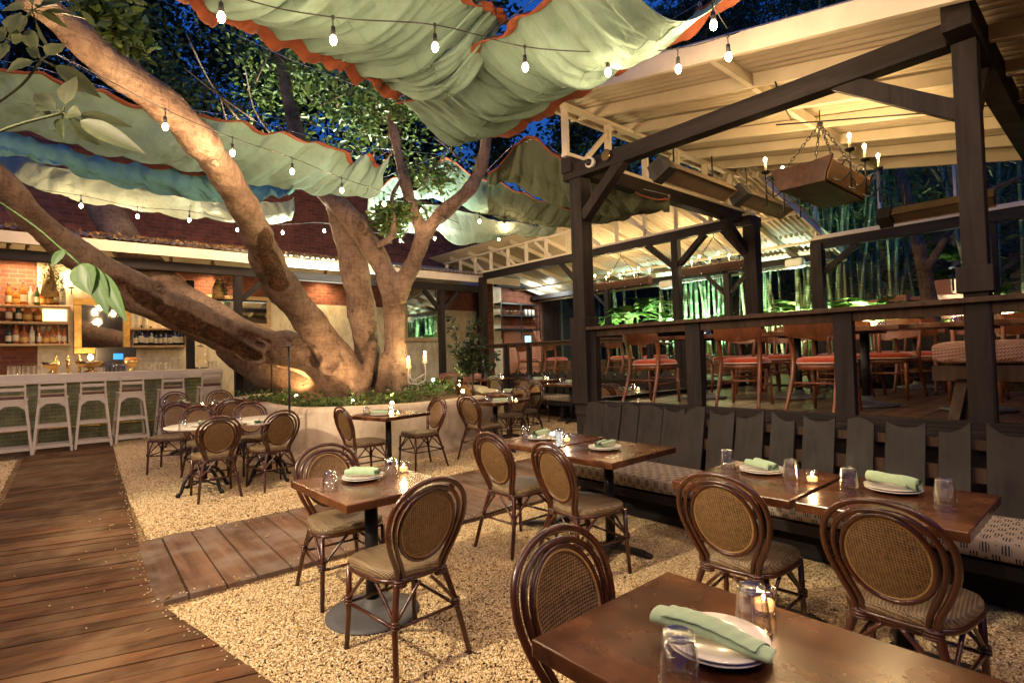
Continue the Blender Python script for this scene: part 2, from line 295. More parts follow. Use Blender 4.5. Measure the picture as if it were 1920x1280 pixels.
    def build(s,name,m,parent=None,bevel=0,loc=None):
        me=bpy.data.meshes.new(name); me.from_pydata(s.v,[],s.f)
        me.polygons.foreach_set('use_smooth',s.s); a=me.attributes.new('rnd','FLOAT','FACE'); a.data.foreach_set('value',s.r)
        me.materials.append(m if not isinstance(m,str) else M[m]); o=bpy.data.objects.new(name,me); COL.objects.link(o)
        if parent: o.parent=parent
        if loc: o.location=loc
        if bevel:
            b=o.modifiers.new('bevel','BEVEL'); b.width=bevel; b.segments=2; b.limit_method='ANGLE'; b.angle_limit=.7
        return o
def tag(o,label=None,cat=None,group=None,kind=None):
    if label: o['label']=label
    if cat: o['category']=cat
    if group: o['group']=group
    if kind: o['kind']=kind
    return o
def thing(name,label,cat,loc=(0,0,0),rz=0,group=None):
    o=bpy.data.objects.new(name,None); COL.objects.link(o); o.location=loc; o.rotation_euler=(0,0,rz); o.empty_display_size=.1
    return tag(o,label,cat,group)
KIDS={}
def dup(root,loc,rz,label,group=None):
    """a copy of a thing with copies of its parts and sub-parts"""
    def kids(o):
        if o.name not in KIDS: KIDS[o.name]=[c for c in COL.objects if c.parent==o]
        return KIDS[o.name]
    r=root.copy(); COL.objects.link(r); r.location=loc; r.rotation_euler=(0,0,rz); r['label']=label
    if group: r['group']=group
    for ch in kids(root):
        c=ch.copy(); COL.objects.link(c); c.parent=r
        for g in kids(ch):
            d=g.copy(); COL.objects.link(d); d.parent=c
    return r
def cr(pts,n):
    """smooth curve through points"""
    P=[Vector(p) for p in pts]; out=[]
    for i in range(len(P)-1):
        a=P[max(i-1,0)];b=P[i];c=P[i+1];d=P[min(i+2,len(P)-1)]
        for k in range(n):
            t=k/n; out.append(.5*((2*b)+(c-a)*t+(2*a-5*b+4*c-d)*t*t+(3*b-a-3*c+d)*t**3))
    out.append(P[-1]); return out
def crv(vals,n):
    return [p.x for p in cr([(v,0,0) for v in vals],n)]
def light(parent,loc,power,col=(1,.72,.4),r=.04,kind='POINT',target=None,angle=60,blend=.6,name='lamp_light'):
    l=bpy.data.lights.new(name,kind); l.energy=power*LK; l.color=col; l.shadow_soft_size=r
    o=bpy.data.objects.new(name,l); COL.objects.link(o); o.location=loc
    if kind=='SPOT': l.spot_size=math.radians(angle); l.spot_blend=blend
    if target is not None: o.rotation_euler=(Vector(target)-Vector(loc)).to_track_quat('-Z','Y').to_euler()
    if parent: o.parent=parent
    return o
def leafmesh(C,size,droop=.3,asp=.42,up=None,rndv=None):
    """numpy leaves: pointed six-sided blades folded along the midrib. C: n x 3 centres"""
    n=len(C); L=size*rng.uniform(.65,1.3,n)
    d=rng.normal(size=(n,3)); d[:,2]=d[:,2]*.6-droop; d/=np.linalg.norm(d,axis=1)[:,None]
    u=rng.normal(size=(n,3)); u-=d*(u*d).sum(1)[:,None]; u/=np.linalg.norm(u,axis=1)[:,None]; w=np.cross(d,u)
    T=[(-.5,0,0),(-.15,asp*.5,.05),(.2,asp*.42,.04),(.5,0,-.06),(.2,-asp*.42,.04),(-.15,-asp*.5,.05)]
    V=np.concatenate([(C+d*(L*a)[:,None]+u*(L*b)[:,None]+w*(L*c)[:,None])[:,None,:] for a,b,c in T],1).reshape(-1,3)
    b=np.arange(n)*6; Fq=np.concatenate([np.stack([b,b+1,b+2,b+3],1),np.stack([b,b+3,b+4,b+5],1)])
    r=rng.uniform(0,1,n) if rndv is None else rndv
    return V,Fq,np.concatenate([r,r])
def npbuild(name,V,Fq,r,m,parent=None):
    me=bpy.data.meshes.new(name); k=Fq.shape[1]; me.vertices.add(len(V)); me.vertices.foreach_set('co',V.ravel()); me.loops.add(Fq.size); me.loops.foreach_set('vertex_index',Fq.ravel().astype(np.int32))
    me.polygons.add(len(Fq)); me.polygons.foreach_set('loop_start',np.arange(len(Fq),dtype=np.int32)*k); me.update(); me.validate()
    a=me.attributes.new('rnd','FLOAT','FACE'); a.data.foreach_set('value',r.astype(np.float32))
    me.materials.append(M[m]); o=bpy.data.objects.new(name,me); COL.objects.link(o)
    if parent: o.parent=parent
    return o
SKY=3.0; EXPO=1.0
# ================================================================ GROUND
g=MB(); xs=[-8+i*.5 for i in range(69)]; ys=[-5+i*.5 for i in range(53)]
g.add([(x,y,gz(x,y)-.012) for y in ys for x in xs],[(j*69+i,j*69+i+1,(j+1)*69+i+1,(j+1)*69+i) for j in range(52) for i in range(68)],True)
tag(g.build('gravel_ground','gravel'),kind='structure')
g=MB().box((0,0,-.5),(240,240,.4)); tag(g.build('ground','soil'),kind='structure')
def scatter(name,poly,dens,size):
    me=bpy.data.meshes.new(name); me.from_pydata([(x,y,gz(x,y)) for x,y in poly],[],[tuple(range(len(poly)))]); o=bpy.data.objects.new(name,me); COL.objects.link(o)
    nt=bpy.data.node_groups.new(name,'GeometryNodeTree'); nt.interface.new_socket('Geometry',in_out='INPUT',socket_type='NodeSocketGeometry'); nt.interface.new_socket('Geometry',in_out='OUTPUT',socket_type='NodeSocketGeometry')
    n=nt.nodes.new; gi=n('NodeGroupInput'); go=n('NodeGroupOutput'); dp=n('GeometryNodeDistributePointsOnFaces'); dp.inputs['Density'].default_value=dens
    ic=n('GeometryNodeMeshIcoSphere'); ic.inputs['Radius'].default_value=1; ic.inputs['Subdivisions'].default_value=1
    ip=n('GeometryNodeInstanceOnPoints'); rv=n('FunctionNodeRandomValue'); rv.data_type='FLOAT_VECTOR'; rv.inputs[0].default_value=(size*.35,size*.45,size*.28); rv.inputs[1].default_value=(size*.75,size*.62,size*.5)
    rr=n('FunctionNodeRandomValue'); rr.data_type='FLOAT_VECTOR'; rr.inputs[0].default_value=(-.6,-.6,0); rr.inputs[1].default_value=(.6,.6,6.28)
    sm=n('GeometryNodeSetMaterial'); sm.inputs['Material'].default_value=M['pebble']; l=nt.links.new
    l(gi.outputs[0],dp.inputs['Mesh']); l(dp.outputs['Points'],ip.inputs['Points']); l(ic.outputs['Mesh'],ip.inputs['Instance']); l(rv.outputs[0],ip.inputs['Scale']); l(rr.outputs[0],ip.inputs['Rotation'])
    l(ip.outputs[0],sm.inputs['Geometry']); l(sm.outputs[0],go.inputs[0]); md=o.modifiers.new('scatter','NODES'); md.node_group=nt
    tag(o,kind='stuff'); return o
scatter('pea_gravel',[(.55,3.85),(.78,2.62),(1.0,1.4),(1.3,-.6),(4.1,-.6),(4.1,3.88)],17000,.0108)
scatter('pea_gravel',[(.66,5.46),(.70,7.2),(.90,11.9),(2.4,11.9),(2.45,7.5),(2.95,7.0),(3.6,6.66),(4.7,6.6),(4.7,5.46)],7000,.0150)
scatter('pea_gravel',[(4.7,5.46),(4.7,6.64),(5.9,7.05),(6.6,7.9),(7.6,8.8),(7.8,5.46)],4200,.0185)
scatter('pea_gravel',[(-1.6,7.4),(-.42,7.4),(-.30,11.2),(-1.6,11.2)],4500,.018)
# main boardwalk: planks laid across, swinging round towards the bar
g=MB(); y=-1.6; k=0
def rx(y): return np.interp(y,[-2,1.4,2.66,3.9,4.2,5.4,6.4,12.6],[1.6,1.0,.76,.535,.52,.58,.64,.95])
while y<12.1:
    w=.135 if y<7 else .12; lx=np.interp(y,[-2,5.5,7.3,11.3],[-2.5,-2.0,-.34,-.22]); 
    s=math.tan(math.radians(np.interp(y,[0,3,7,9.5],[-19,-17,-16,0])))
    r0=rx(y); r1=rx(y+w); a=(r0,y,0);b=(r1,y+w-.012,0)
    yl0=y-(r0-lx)*s*1.0; yl1=yl0+w-.012
    z=random.uniform(-.003,.003); z0=lambda X,Y: gz(X,Y)+.022+z
    v=[(lx,yl0),(r0,y),(r1,y+w-.012),(lx,yl1)]
    V=[(p,q,z0(p,q)) for p,q in v]+[(p,q,z0(p,q)-.045) for p,q in v]
    g.add(V,[(0,1,2,3),(7,6,5,4),(0,4,5,1),(1,5,6,2),(2,6,7,3),(3,7,4,0)]); y+=w; k+=1
tag(g.build('boardwalk','board'),kind='structure')
# cross boardwalk
g=MB(); x=.56
while x<9.0:
    w=random.uniform(.19,.22); 
    for a,b in ((3.93,5.42),):
        sk=-.06; t=random.uniform(-.004,.004)
        v=[(x+sk,a+random.uniform(-.01,.01)),(x+w-.014+sk,a+random.uniform(-.01,.01)),(x+w-.014,b),(x,b)]
        V=[(p,q,gz(p,q)+.02+t) for p,q in v]+[(p,q,gz(p,q)-.03) for p,q in v]
        g.add(V,[(0,1,2,3),(7,6,5,4),(0,4,5,1),(1,5,6,2),(2,6,7,3),(3,7,4,0)])
    x+=w
tag(g.build('cross_walk','boardy'),kind='structure')
# scattered stones kicked onto the boards
g=MB()
for i in range(300):
    if i<26: yy=random.uniform(1.8,7); xx=rx(yy)-abs(random.gauss(0,.28))
    elif i<46: xx=random.uniform(.6,3.4); yy=random.uniform(3.98,5.4)
    elif i<190: yy=random.uniform(1.5,9.5); xx=rx(yy)-abs(random.gauss(0,.03))
    else: xx=random.uniform(.6,5.0); yy=random.choice((3.95+abs(random.gauss(0,.03)),5.41-abs(random.gauss(0,.03))))
    g.ball((xx,yy,gz(xx,yy)+.028),.0048,5,3,(random.uniform(.8,1.5),1,.7))
tag(g.build('stray_pebbles','pebble'),kind='stuff')
n=150; C=np.stack([rng.uniform(.4,5,n),rng.uniform(.6,9.5,n),np.zeros(n)],1); C=C[~((C[:,0]<.6)&(C[:,1]<2))]; C[:,2]=[gz(a,b)+.03 for a,b in C[:,:2]]; V,Fq,r=leafmesh(C,.05,0,.45); V[:,2]=C[:,2].repeat(6)+(V[:,2]-C[:,2].repeat(6))*.2
M['fallen']=leafm('fallen_yellow_leaves',(.22,.12,.03),(.50,.36,.08)); tag(npbuild('fallen_leaves',V,Fq,r,'fallen'),kind='stuff')
# ================================================================ RATTAN CHAIR
def rattan_chair():
    t=thing('rattan_chair','','chair')
    by=lambda z:-.19-.27*(z-.45)
    def hoop(pts): 
        L=[(x,by(z),z) for x,z in pts]; R=[(-x,y,z) for x,y,z in reversed(L[:-1])]; return cr(L+R,3)
    b=MB()
    b.tube(hoop([(.125,.40),(.138,.47),(.172,.545),(.200,.62),(.211,.69),(.199,.765),(.158,.825),(.088,.868),(0,.882)]),.0128,8)
    b.tube(hoop([(.098,.40),(.110,.47),(.142,.545),(.168,.62),(.177,.685),(.165,.75),(.131,.80),(.073,.835),(0,.846)]),.0112,8)
    cz=.662
    el=lambda a,bb,dy=0:[(a*math.cos(2*PI*i/32),by(cz+bb*math.sin(2*PI*i/32))+dy,cz+bb*math.sin(2*PI*i/32)) for i in range(32)]
    b.tube(el(.149,.168),.0105,8,True)
    fr=b.build('back_frame','rattan',t)
    MB().tube(el(.137,.156,.002),.0055,6,True).build('trim_ring','rattan_pale',fr)
    p=MB(); rings=[el(.137*k,.156*k,.0) for k in (1,.66,.33)]
    v=[]; 
    for q,k in zip(rings,(0,.010,.014)): v+=[(x,y-k,z) for x,y,z in q]
    v.append((0,by(cz)-.015,cz)); f=[]
    for r in range(2):
        for i in range(32): f.append((r*32+i,r*32+(i+1)%32,(r+1)*32+(i+1)%32,(r+1)*32+i))
    f+=[(64+i,64+(i+1)%32,96) for i in range(32)]
    p.add(v,f,True).build('backrest','weave_back',t)
    def out(k,n=40):
        o=[]
        for i in range(n):
            a=2*PI*i/n; c,s_=math.cos(a),math.sin(a); e=.55; X=abs(c)**e*(1 if c>0 else -1); Y=abs(s_)**e*(1 if s_>0 else -1)
            o.append((X*(.205+.022*Y)*k,Y*.205*k+.005))
        return o
    s=MB(); Z=[(.97,.425),(1.0,.435),(1.0,.455),(.97,.466),(.6,.47),(.0,.468)]; v=[];f=[]
    for k,z in Z: v+=[(x,y,z) for x,y in out(max(k,.02))]
    for r in range(len(Z)-1):
        for i in range(40): f.append((r*40+i,r*40+(i+1)%40,(r+1)*40+(i+1)%40,(r+1)*40+i))
    s.add(v,f,True).build('seat','weave_seat',t)
    MB().tube([(x,y,.418) for x,y in out(.97)],.0125,7,True).build('seat_rail','rattan',t)
    FL=[(sx*.19,.185) for sx in(-1,1)]
    for sx in (-1,1):
        MB().tube([(sx*.188,.182,.42),(sx*.192,.188,.2),(sx*.20,.20,0)],[.0145,.014,.0125],8).build('leg','rattan',t)
        MB().tube(cr([(sx*.125,-.178,.43),(sx*.150,-.20,.34),(sx*.178,-.235,.2),(sx*.205,-.285,0)],3),[.016]*3+[.015]*3+[.014]*3+[.0125],8).build('leg','rattan',t)
    br=MB()
    fl=lambda s_,z:Vector((s_*.192,.188,z)); rl=lambda s_,z:Vector((s_*(.205-.19*z*1.05+.0),-.285+.24*z,z))
    z=.25
    A={'f-':fl(-1,z),'f+':fl(1,z),'r-':Vector((-.170,-.225,z)),'r+':Vector((.170,-.225,z))}
    for p_,q_ in (('f-','f+'),('r-','r+'),('f-','r-'),('f+','r+')):
        a,c=A[p_].copy(),A[q_].copy(); lo=Vector((0,0,-.02)); br.tube([a+lo,c+lo],.0085,6)
        ta=a.lerp(c,.36); tb=a.lerp(c,.64); ta.z=tb.z=.408
        br.tube(cr([a,a.lerp(ta,.75)+Vector((0,0,-.01)),ta+(c-a)*.05],3),.0085,6); br.tube(cr([c,c.lerp(tb,.75)+Vector((0,0,-.01)),tb+(a-c)*.05],3),.0085,6)
    br.build('brace','rattan',t)
    for p_ in A.values():
        w=MB()
        for d in (-.014,0,.014): w.tube([(p_.x+.0175*math.cos(2*PI*i/10),p_.y+.0175*math.sin(2*PI*i/10),p_.z-.004+d) for i in range(10)],.0065,5,True)
        w.build('binding','rattan',t)
    for sx in (-1,1):
        w=MB()
        for d in (-.012,0,.012): w.tube([(sx*.115+.032*math.cos(2*PI*i/12),-.183+.019*math.sin(2*PI*i/12),.405+d) for i in range(12)],.006,5,True)
        w.build('binding','rattan',t)
    return t
CH=rattan_chair(); used=[False]
GC='rattan bistro chairs in the gravel courtyard'
def chair(x,y,deg,label):
    loc=(x,y,gz(x,y)+.004); r=math.radians(deg+random.uniform(-2,2))
    if not used[0]: used[0]=True; CH.location=loc; CH.rotation_euler=(0,0,r); tag(CH,label,'chair',GC); return CH
    return dup(CH,loc,r,label,GC)
chair(1.36,2.47,1,'round-back rattan chair with its back to us at the nearest small square table')
chair(1.43,3.33,178,'rattan chair facing us behind the small square table beside the cross boardwalk')
chair(2.79,3.18,-88,'rattan chair at the farther of the two joined tables by the bench')
chair(2.74,2.46,-96,'rattan chair at the table with twin napkin rolls, right in front of the bench end')
chair(1.25,.955,180,'rattan chair tucked at the far left corner of the closest table')
chair(2.62,1.30,-88,'rattan chair at the bench table holding the lit candle and two glasses')
chair(2.60,.63,-89,'rattan chair at the bench table with the green and blue napkins')
chair(2.90,6.08,-88,'rattan chair left of the small table against the planter, facing right')
chair(3.68,6.10,90,'rattan chair right of the small table against the planter, facing left')
chair(4.58,5.95,-82,'rattan chair left of the second planter table, seen beyond the joined tables')
chair(5.45,6.42,95,'rattan chair with its lit back panel at the right of the second planter table')
chair(5.95,6.62,84,'rattan chair half hidden just behind the one with the lit back panel')
chair(1.42,6.66,-4,'rattan chair with its back to us at the left round marble table')
chair(2.0,6.62,9,'rattan chair with its back to us at the right marble table, beside the planter')
chair(1.53,7.64,184,'rattan chair facing us behind the left round marble table')
chair(2.08,7.50,180,'rattan chair facing us behind the right round marble table')
chair(1.28,8.5,152,'rattan chair turned half away, left behind the left round marble table')
chair(2.02,8.62,-4,'dark-backed rattan chair at the rear wooden table, right one of the near side')
chair(1.72,10.65,178,'rattan chair on the bar side of the rear wooden table, under the left stool')
chair(2.32,10.2,178,'rattan chair on the bar side of the rear wooden table, right-hand one')
for p,yaw,l in (((1000,706),-85,'rattan chair with a gold panel at the far banquette table beyond the planter end'),((1138,716),-70,'rattan chair partly behind the tall corner post of the deck'),((1163,716),-75,'rattan chair seen through the railing opening beside the corner post'),((945,706),-80,'rattan chair at the farthest banquette table, behind the young tree'),((890,712),-80,'small rattan chair behind the right end of the planter'),((862,706),-85,'small rattan chair at the far end of the planter near the candles')):
    q=agz(p[0],p[1],.90); chair(q.x,q.y,yaw,l)
# ================================================================ TABLES
def table_base_disc(t):
    MB().tube([(0,0,.05),(0,0,.71)],.038,16).build('column','iron',t)
    MB().lathe([(0,0),(.26,0),(.262,.012),(.22,.022),(.12,.040),(.055,.055),(.05,.09),(0,.09)],36).build('base','disc',t)
def table_base_cross(t,a0=.35):
    MB().tube([(0,0,.05),(0,0,.71)],.036,14).build('column','iron',t)
    m=MB()
    for k in range(4):
        a=a0+k*PI/2; c,s_=math.cos(a),math.sin(a)
        m.beam((0,0,.06),(c*.25,s_*.25,.03),.05,.035); m.beam((c*.25,s_*.25,.03),(c*.30,s_*.30,.012),.055,.02)
    m.lathe([(0,.04),(.06,.04),(.06,.08),(0,.08)],12); m.build('base','iron',t,.004)
def table(x,y,lx,ly,base,label,rz=0,z=None,h=.75,grp='wooden dining tables in the courtyard'):
    t=thing('dining_table',label,'table',(x,y,gz(x,y) if z is None else z),rz,grp)
    MB().box((0,0,h-.0225),(lx,ly,.045)).build('tabletop','table',t,.006)
    MB().box((0,0,h-.055),(.3,.3,.018)).build('top_plate','iron',t)
    {'disc':table_base_disc,'cross':table_base_cross}[base](t); return t
table(1.43,2.93,.64,.78,'disc','small square wooden table on a grey domed disc base')
table(3.20,3.24,.74,.62,'cross','wooden bench table on the left holding a plate, two glasses and a candle')
table(3.12,2.56,.76,.66,'cross','wooden bench table nearest the bench end, with twin rolled napkins',rz=.02)
table(2.96,1.385,.72,.62,'cross','wooden bench table in front of the bench with the lit votive',rz=.0)
table(2.96,.742,.72,.62,'cross','wooden bench table at the far right, with the blue napkin')
table(1.21,.58,.60,.86,'cross','closest wooden table in the bottom right corner with worn patches')
tp1=table(3.22,6.08,.74,.72,'cross','wooden table for two standing against the front of the planter',rz=.25,h=.75)
q=agz(925,748,.75); tp2=table(4.95,6.12,.80,.68,'cross','wooden table for two near the right end of the planter',rz=.2)
t_b1=table(1.70,9.75,.62,.72,'cross','left wooden table between the marble tables and the bar stools'); t_b2=table(2.42,9.6,.62,.72,'cross','right wooden table between the marble tables and the bar stools')
FT=[]
for i,(px,py,l) in enumerate(((1008,712,'far banquette table in the middle, beyond the planter'),(1070,718,'far banquette table just left of the tall corner post'),(955,736,'far table behind the young tree at the planter end'),(1170,733,'far banquette table seen through the railing right of the corner post'),(925,710,'farthest banquette table beside the lattice panel'))):
    q=agz(px,py,.75); FT.append((q,table(q.x,q.y,.7,.75,'cross',l,rz=.05)))
def marble_table(x,y,label):
    t=thing('marble_table',label,'table',(x,y,gz(x,y)),0,'round marble tables on ornate iron bases')
    MB().lathe([(0,.72),(.37,.72),(.385,.728),(.39,.738),(.385,.748),(.37,.752),(0,.752)],48).build('tabletop','marble',t)
    MB().lathe([(.0,.1),(.03,.1),(.035,.25),(.022,.3),(.022,.55),(.035,.62),(.05,.7),(.12,.72),(0,.72)],14).build('column','iron',t)
    m=MB()
    for k in range(4):
        a=.4+k*PI/2; c,s_=math.cos(a),math.sin(a)
        m.tube(cr([(c*.02,s_*.02,.26),(c*.12,s_*.12,.25),(c*.22,s_*.22,.16),(c*.27,s_*.27,.04),(c*.30,s_*.30,.02)],4),.018,7); m.ball((c*.30,s_*.30,.018),.028,8,4)
        m.tube(cr([(c*.03,s_*.03,.12),(c*.14,s_*.14,.10),(c*.25,s_*.25,.09)],3),.011,6)
    m.build('base','iron',t); return t
marble_table(1.38,6.98,'left round marble table surrounded by rattan chairs'); marble_table(2.08,6.96,'right round marble table next to the planter wall')
# ================================================================ TABLEWARE
def m_glass():
    t=thing('tumbler','','glass'); m=MB()
    m.lathe([(.044,0),(.034,.100),(.0315,.105),(0,.105)],20); m.lathe([(.0415,.001),(.032,.090),(0,.092)],20)
    for a in range(10): aa=2*PI*a/10; m.tube([(.0435*math.cos(aa),.0435*math.sin(aa),.004),(.035*math.cos(aa),.035*math.sin(aa),.092)],.0011,4)
    m.build('glass_body','glass',t); MB().tube([(.044*math.cos(2*PI*i/24),.044*math.sin(2*PI*i/24),.0022) for i in range(24)],.0016,5,True).build('rim','glass_thick',t); MB().lathe([(0,.095),(.0312,.095),(.0342,.0985),(.0322,.106),(.029,.106),(.0275,.101),(0,.101)],20).build('thick_base','glass_thick',t); return t
def m_plate():
    t=MB().lathe([(0,.004),(.062,.004),(.067,.0),(.074,.0),(.079,.005),(.117,.015),(.119,.0178),(.115,.019),(.078,.011),(.067,.007),(0,.007)],40).build('plate','china'); return t
def spiral_roll(m,L,r,off,ang,z,lay=3.2,taper=.9):
    n=int(lay*14); prof=[]
    for i in range(n+1):
        a=2*PI*lay*i/n; rr=r*(.22+.78*i/n); prof.append((rr*math.cos(a),rr*math.sin(a)))
    nl=10; c,s_=math.cos(ang),math.sin(ang); base=len(m.v); v=[];f=[]
    for k in range(nl+1):
        u=k/nl; x=(u-.5)*L; sc_=1-(1-taper)*u+.05*math.sin(u*9); bend=.006*math.sin(u*PI)
        for (a,b) in prof:
            X=x+random.uniform(-.0006,.0006); Y=off+a*sc_; Zz=z+r*sc_+b*sc_+bend
            v.append((X*c-Y*s_,X*s_+Y*c,Zz))
    w=n+1
    for k in range(nl):
        for i in range(n): f.append((k*w+i,k*w+i+1,(k+1)*w+i+1,(k+1)*w+i))
    m.add(v,f,True)
def m_napkin(matn='napkin',two=True,L=.20,r=.022):
    m=MB(); spiral_roll(m,L,r,-.024 if two else 0,0,.0)
    if two: spiral_roll(m,L*.95,r*.95,.023,.16,.0)
    return m.build('rolled_napkin',matn)
def m_votive():
    t=thing('votive_candle','','candle')
    MB().lathe([(0,.0),(.026,.0),(.028,.004),(.032,.066),(.029,.066),(.026,.012),(0,.01)],18).build('holder','votive',t)
    MB().lathe([(0,.012),(.024,.012),(.026,.032),(0,.033)],14).build('wax','wax',t)
    MB().lathe([(0,.033),(.004,.037),(.005,.043),(.002,.053),(0,.057)],8).build('flame','flame',t)
    light(t,(0,0,.085),.55,(1,.6,.28),.012); return t
PG,PP,PN,PV=m_glass(),m_plate(),m_napkin(),m_votive(); PN2=m_napkin('napkin_blue',False,.17,.021); PN3=m_napkin('napkin',False,.24,.030)
first=set()
def put(proto,p,rz,label,cat,group):
    if proto.name not in first:
        first.add(proto.name); proto.location=p; proto.rotation_euler=(0,0,rz); tag(proto,label,cat,group); return proto
    return dup(proto,p,rz,label,group)
def glass(p,l): put(PG,p,random.uniform(0,6),'upturned tumbler '+l,'glass','upturned tumblers on the tables')
def votive(p,l): put(PV,p,0,'lit votive candle '+l,'candle','votive candles on the tables')
def setting(p,l,rz=0,nap=None,s=1):
    p=Vector(p); put(PP,p,0,'lower white plate '+l,'plate','white plates'); q=put(PP,p+Vector((.006,.004,.009)),1,'upper white plate under the napkin '+l,'plate','white plates')
    n=nap or PN; put(n,p+Vector((0,0,.024)),rz,('blue' if nap is PN2 else 'green')+' rolled napkin '+l,'napkin','rolled linen napkins')
Z=.7515
def tz(px,py,extra=0): q=agz(px,py,Z); return q
setting(tz(680,898),'on the small square table',math.radians(118)); glass(tz(619,920),'left on the small square table'); glass(tz(733,893),'right on the small square table'); votive(tz(757,885),'on the small square table')
setting(tz(1016,823),'on the left bench table',math.radians(20),PN3); glass(tz(987,822),'left on the left bench table'); glass(tz(1050,827),'right on the left bench table'); votive(tz(1063,829),'on the left bench table')
setting(tz(1134,842),'on the table at the bench end',math.radians(10)); 
setting(tz(1429,885),'on the bench table with the candle',math.radians(55)); glass(tz(1365,876),'left on the bench table with the candle'); glass(tz(1484,899),'right on the bench table with the candle'); votive(tz(1523,905),'on the bench table between the two glasses and the gap')
setting(tz(1675,920),'on the far right bench table',math.radians(70),PN3); put(PN2,tz(1700,921)+Vector((0,0,.024)),math.radians(25),'blue rolled napkin on the far right bench table','napkin','rolled linen napkins')
glass(tz(1592,917),'left on the far right bench table'); glass(tz(1772,943),'right on the far right bench table')
p5=tz(1345,1212); put(PP,p5,0,'lower white plate on the closest table','plate','white plates'); put(PP,p5+Vector((0,0,.009)),1,'upper white plate under the big folded napkin on the closest table','plate','white plates')
glass(tz(1275,1279),'nearest to us on the closest table'); glass(tz(1412,1178),'beside the candle on the closest table'); votive(tz(1433,1148),'on the closest table behind a tumbler')
# big loosely folded napkin on the closest plate
na=atz(1243,1150,.80); nb_=atz(1441,1222,.80); nd=nb_-na; NL=nd.length
def fold(u,v):
    lay=2.3; a=v*2*PI*lay+.6; k=.30+.70*v; wd=(.047-.012*u)*k*(1+.04*math.sin(u*5+1)); hh=(.023-.007*u)*k*(1+.06*math.sin(u*4))
    x=(u-.5)*NL*(1.0+.05*math.sin(a)*(1 if u>.5 else -1)*0); x+=.016*math.cos(a*.5+2)*(abs(u-.5)*2)**3*(1 if u>.5 else -1)
    wr=.0022*noise.noise(Vector((u*4,v*7,0)))+.0008*math.sin(u*40+v*30)*max(0,math.sin(a))
    return Vector((x,wd*math.cos(a)+wr+.010*math.sin(u*3.2),.020+hh*math.sin(a)+wr+.004*math.sin(u*5)))
nb=MB().grid(fold,46,110).build('folded_napkin','napkin',loc=((na.x+nb_.x)/2,(na.y+nb_.y)/2,p5.z+.027)); nb.rotation_euler=(0,0,math.atan2(nd.y,nd.x)); tag(nb,'long green folded napkin lying across the plates on the closest table','napkin')
md=nb.modifiers.new('cloth','SOLIDIFY'); md.thickness=.0018
def quick(cx,l,c=None):
    """a table's service: plate, napkin, two tumblers, candle, around a centre"""
    setting(cx,l,math.radians(-41)); d=Vector((.66,-.75,0))
    glass(cx-d*.17,'left '+l); glass(cx+d*.14,'right '+l); votive(cx+d*.22,l)
quick(tz(713,779),'on the table against the planter front'); quick(tz(938,755),'on the table near the planter right end')
glass(tz(343,806),'on the left marble table'); setting(tz(380,799),'on the left marble table',1.2); glass(tz(447,797),'on the right marble table'); setting(tz(484,797),'on the right marble table',1.2)
glass(tz(312,762),'on the left rear table'); setting(tz(340,757),'on the left rear table',1.2); votive(tz(380,762),'on the rear tables by the bar'); glass(tz(402,760),'on the right rear table'); setting(tz(425,755),'on the right rear table',1.2)
for (q,t),l in zip(FT,('on the middle far banquette table','on the far table left of the corner post','on the far table behind the young tree','on the far table behind the railing','on the farthest table by the lattice')):
    quick(Vector((q.x,q.y,q.z)),l)
# ================================================================ BANQUETTE WITH SLATTED BACK
def banquette(x0,y0,y1,label,ys,zs=.46,xb=None,seatm='cushion',top=.93):
    """x0: front edge of the seat; the bench runs along y"""
    g=gz(x0,(y0+y1)/2); t=thing('banquette',label,'bench',(x0,y0,g)); L=y1-y0; D=.55
    m=MB()
    def cs(u,v):
        a=u*2*PI; e=.35; c,s_=math.cos(a),math.sin(a); X=abs(c)**e*(1 if c>0 else -1); Y=abs(s_)**e*(1 if s_>0 else -1)
        yy=v*L; k=1-.12*(max(0,abs(v-.5)*2-.985)/.015)
        return Vector((D/2+X*D/2*k, yy, zs-.065+Y*.06+.012*max(0,Y)*math.sin(yy*2.1)+.01*(c*c)))
    m.grid(cs,28,110); m.build('seat_cushion',seatm,t)
    m=MB(); m.bb((.03,.02,zs-.2),(D,L,zs-.128)); m.build('seat_base','plank',t,.004)
    m=MB().bb((.30,.05,.02),(.34,L-.05,zs-.2)); m.build('kick_panel','darky',t)
    n=max(2,int(L/1.3))
    for i in range(n+1): MB().bb((.06,.04+(L-.18)*i/n,0),(.14,.12+(L-.18)*i/n,zs-.2)).build('leg','darkx',t)
    MB().beam((D+.165,0,.64),(D+.165,L,.64),.03,.09).build('back_rail','brown_dark',t); MB().beam((D+.21,0,.82),(D+.21,L,.82),.03,.06).build('back_rail','brown_dark',t)
    lean=math.radians(13)
    for i in range(len(ys)):
        a,b,kind=ys[i]; w=(b-a)/2-.014; zb,zt=zs-.05,top; Lh=(zt-zb)/math.cos(lean); poly=[(-w,0),(w,0)]
        for k in range(13):
            u=1-2*k/12
            dz={0:.045*(1-u*u)-.03, 1:-.045*(1-u*u)+.012, 2:.03*(1-u*u)+.012*u-.012, 3:-.035*(1-u*u)+.035*u, 4:-.035*(1-u*u)-.035*u,5:.03*(1-u*u)-.04*u-.01}[kind]
            poly.append((w*u,Lh+dz))
        M4=Matrix.Translation((D+.065,(a+b)/2-y0,zb))@Matrix.Rotation(lean,4,'Y')@Matrix.Rotation(PI/2,4,'Z')
        MB().plate(poly,M4,.022).build('back_plank','plank',t,.003)
    return t
px=[(1089,1127,2),(1121,1157,1),(1155,1191,2),(1188,1236,2),(1232,1277,1),(1271,1315,5),(1318,1371,1),(1369,1427,4),(1434,1486,3),(1494,1562,1),(1576,1636,2),(1648,1734,1),(1748,1820,4),(1838,1925,3)]
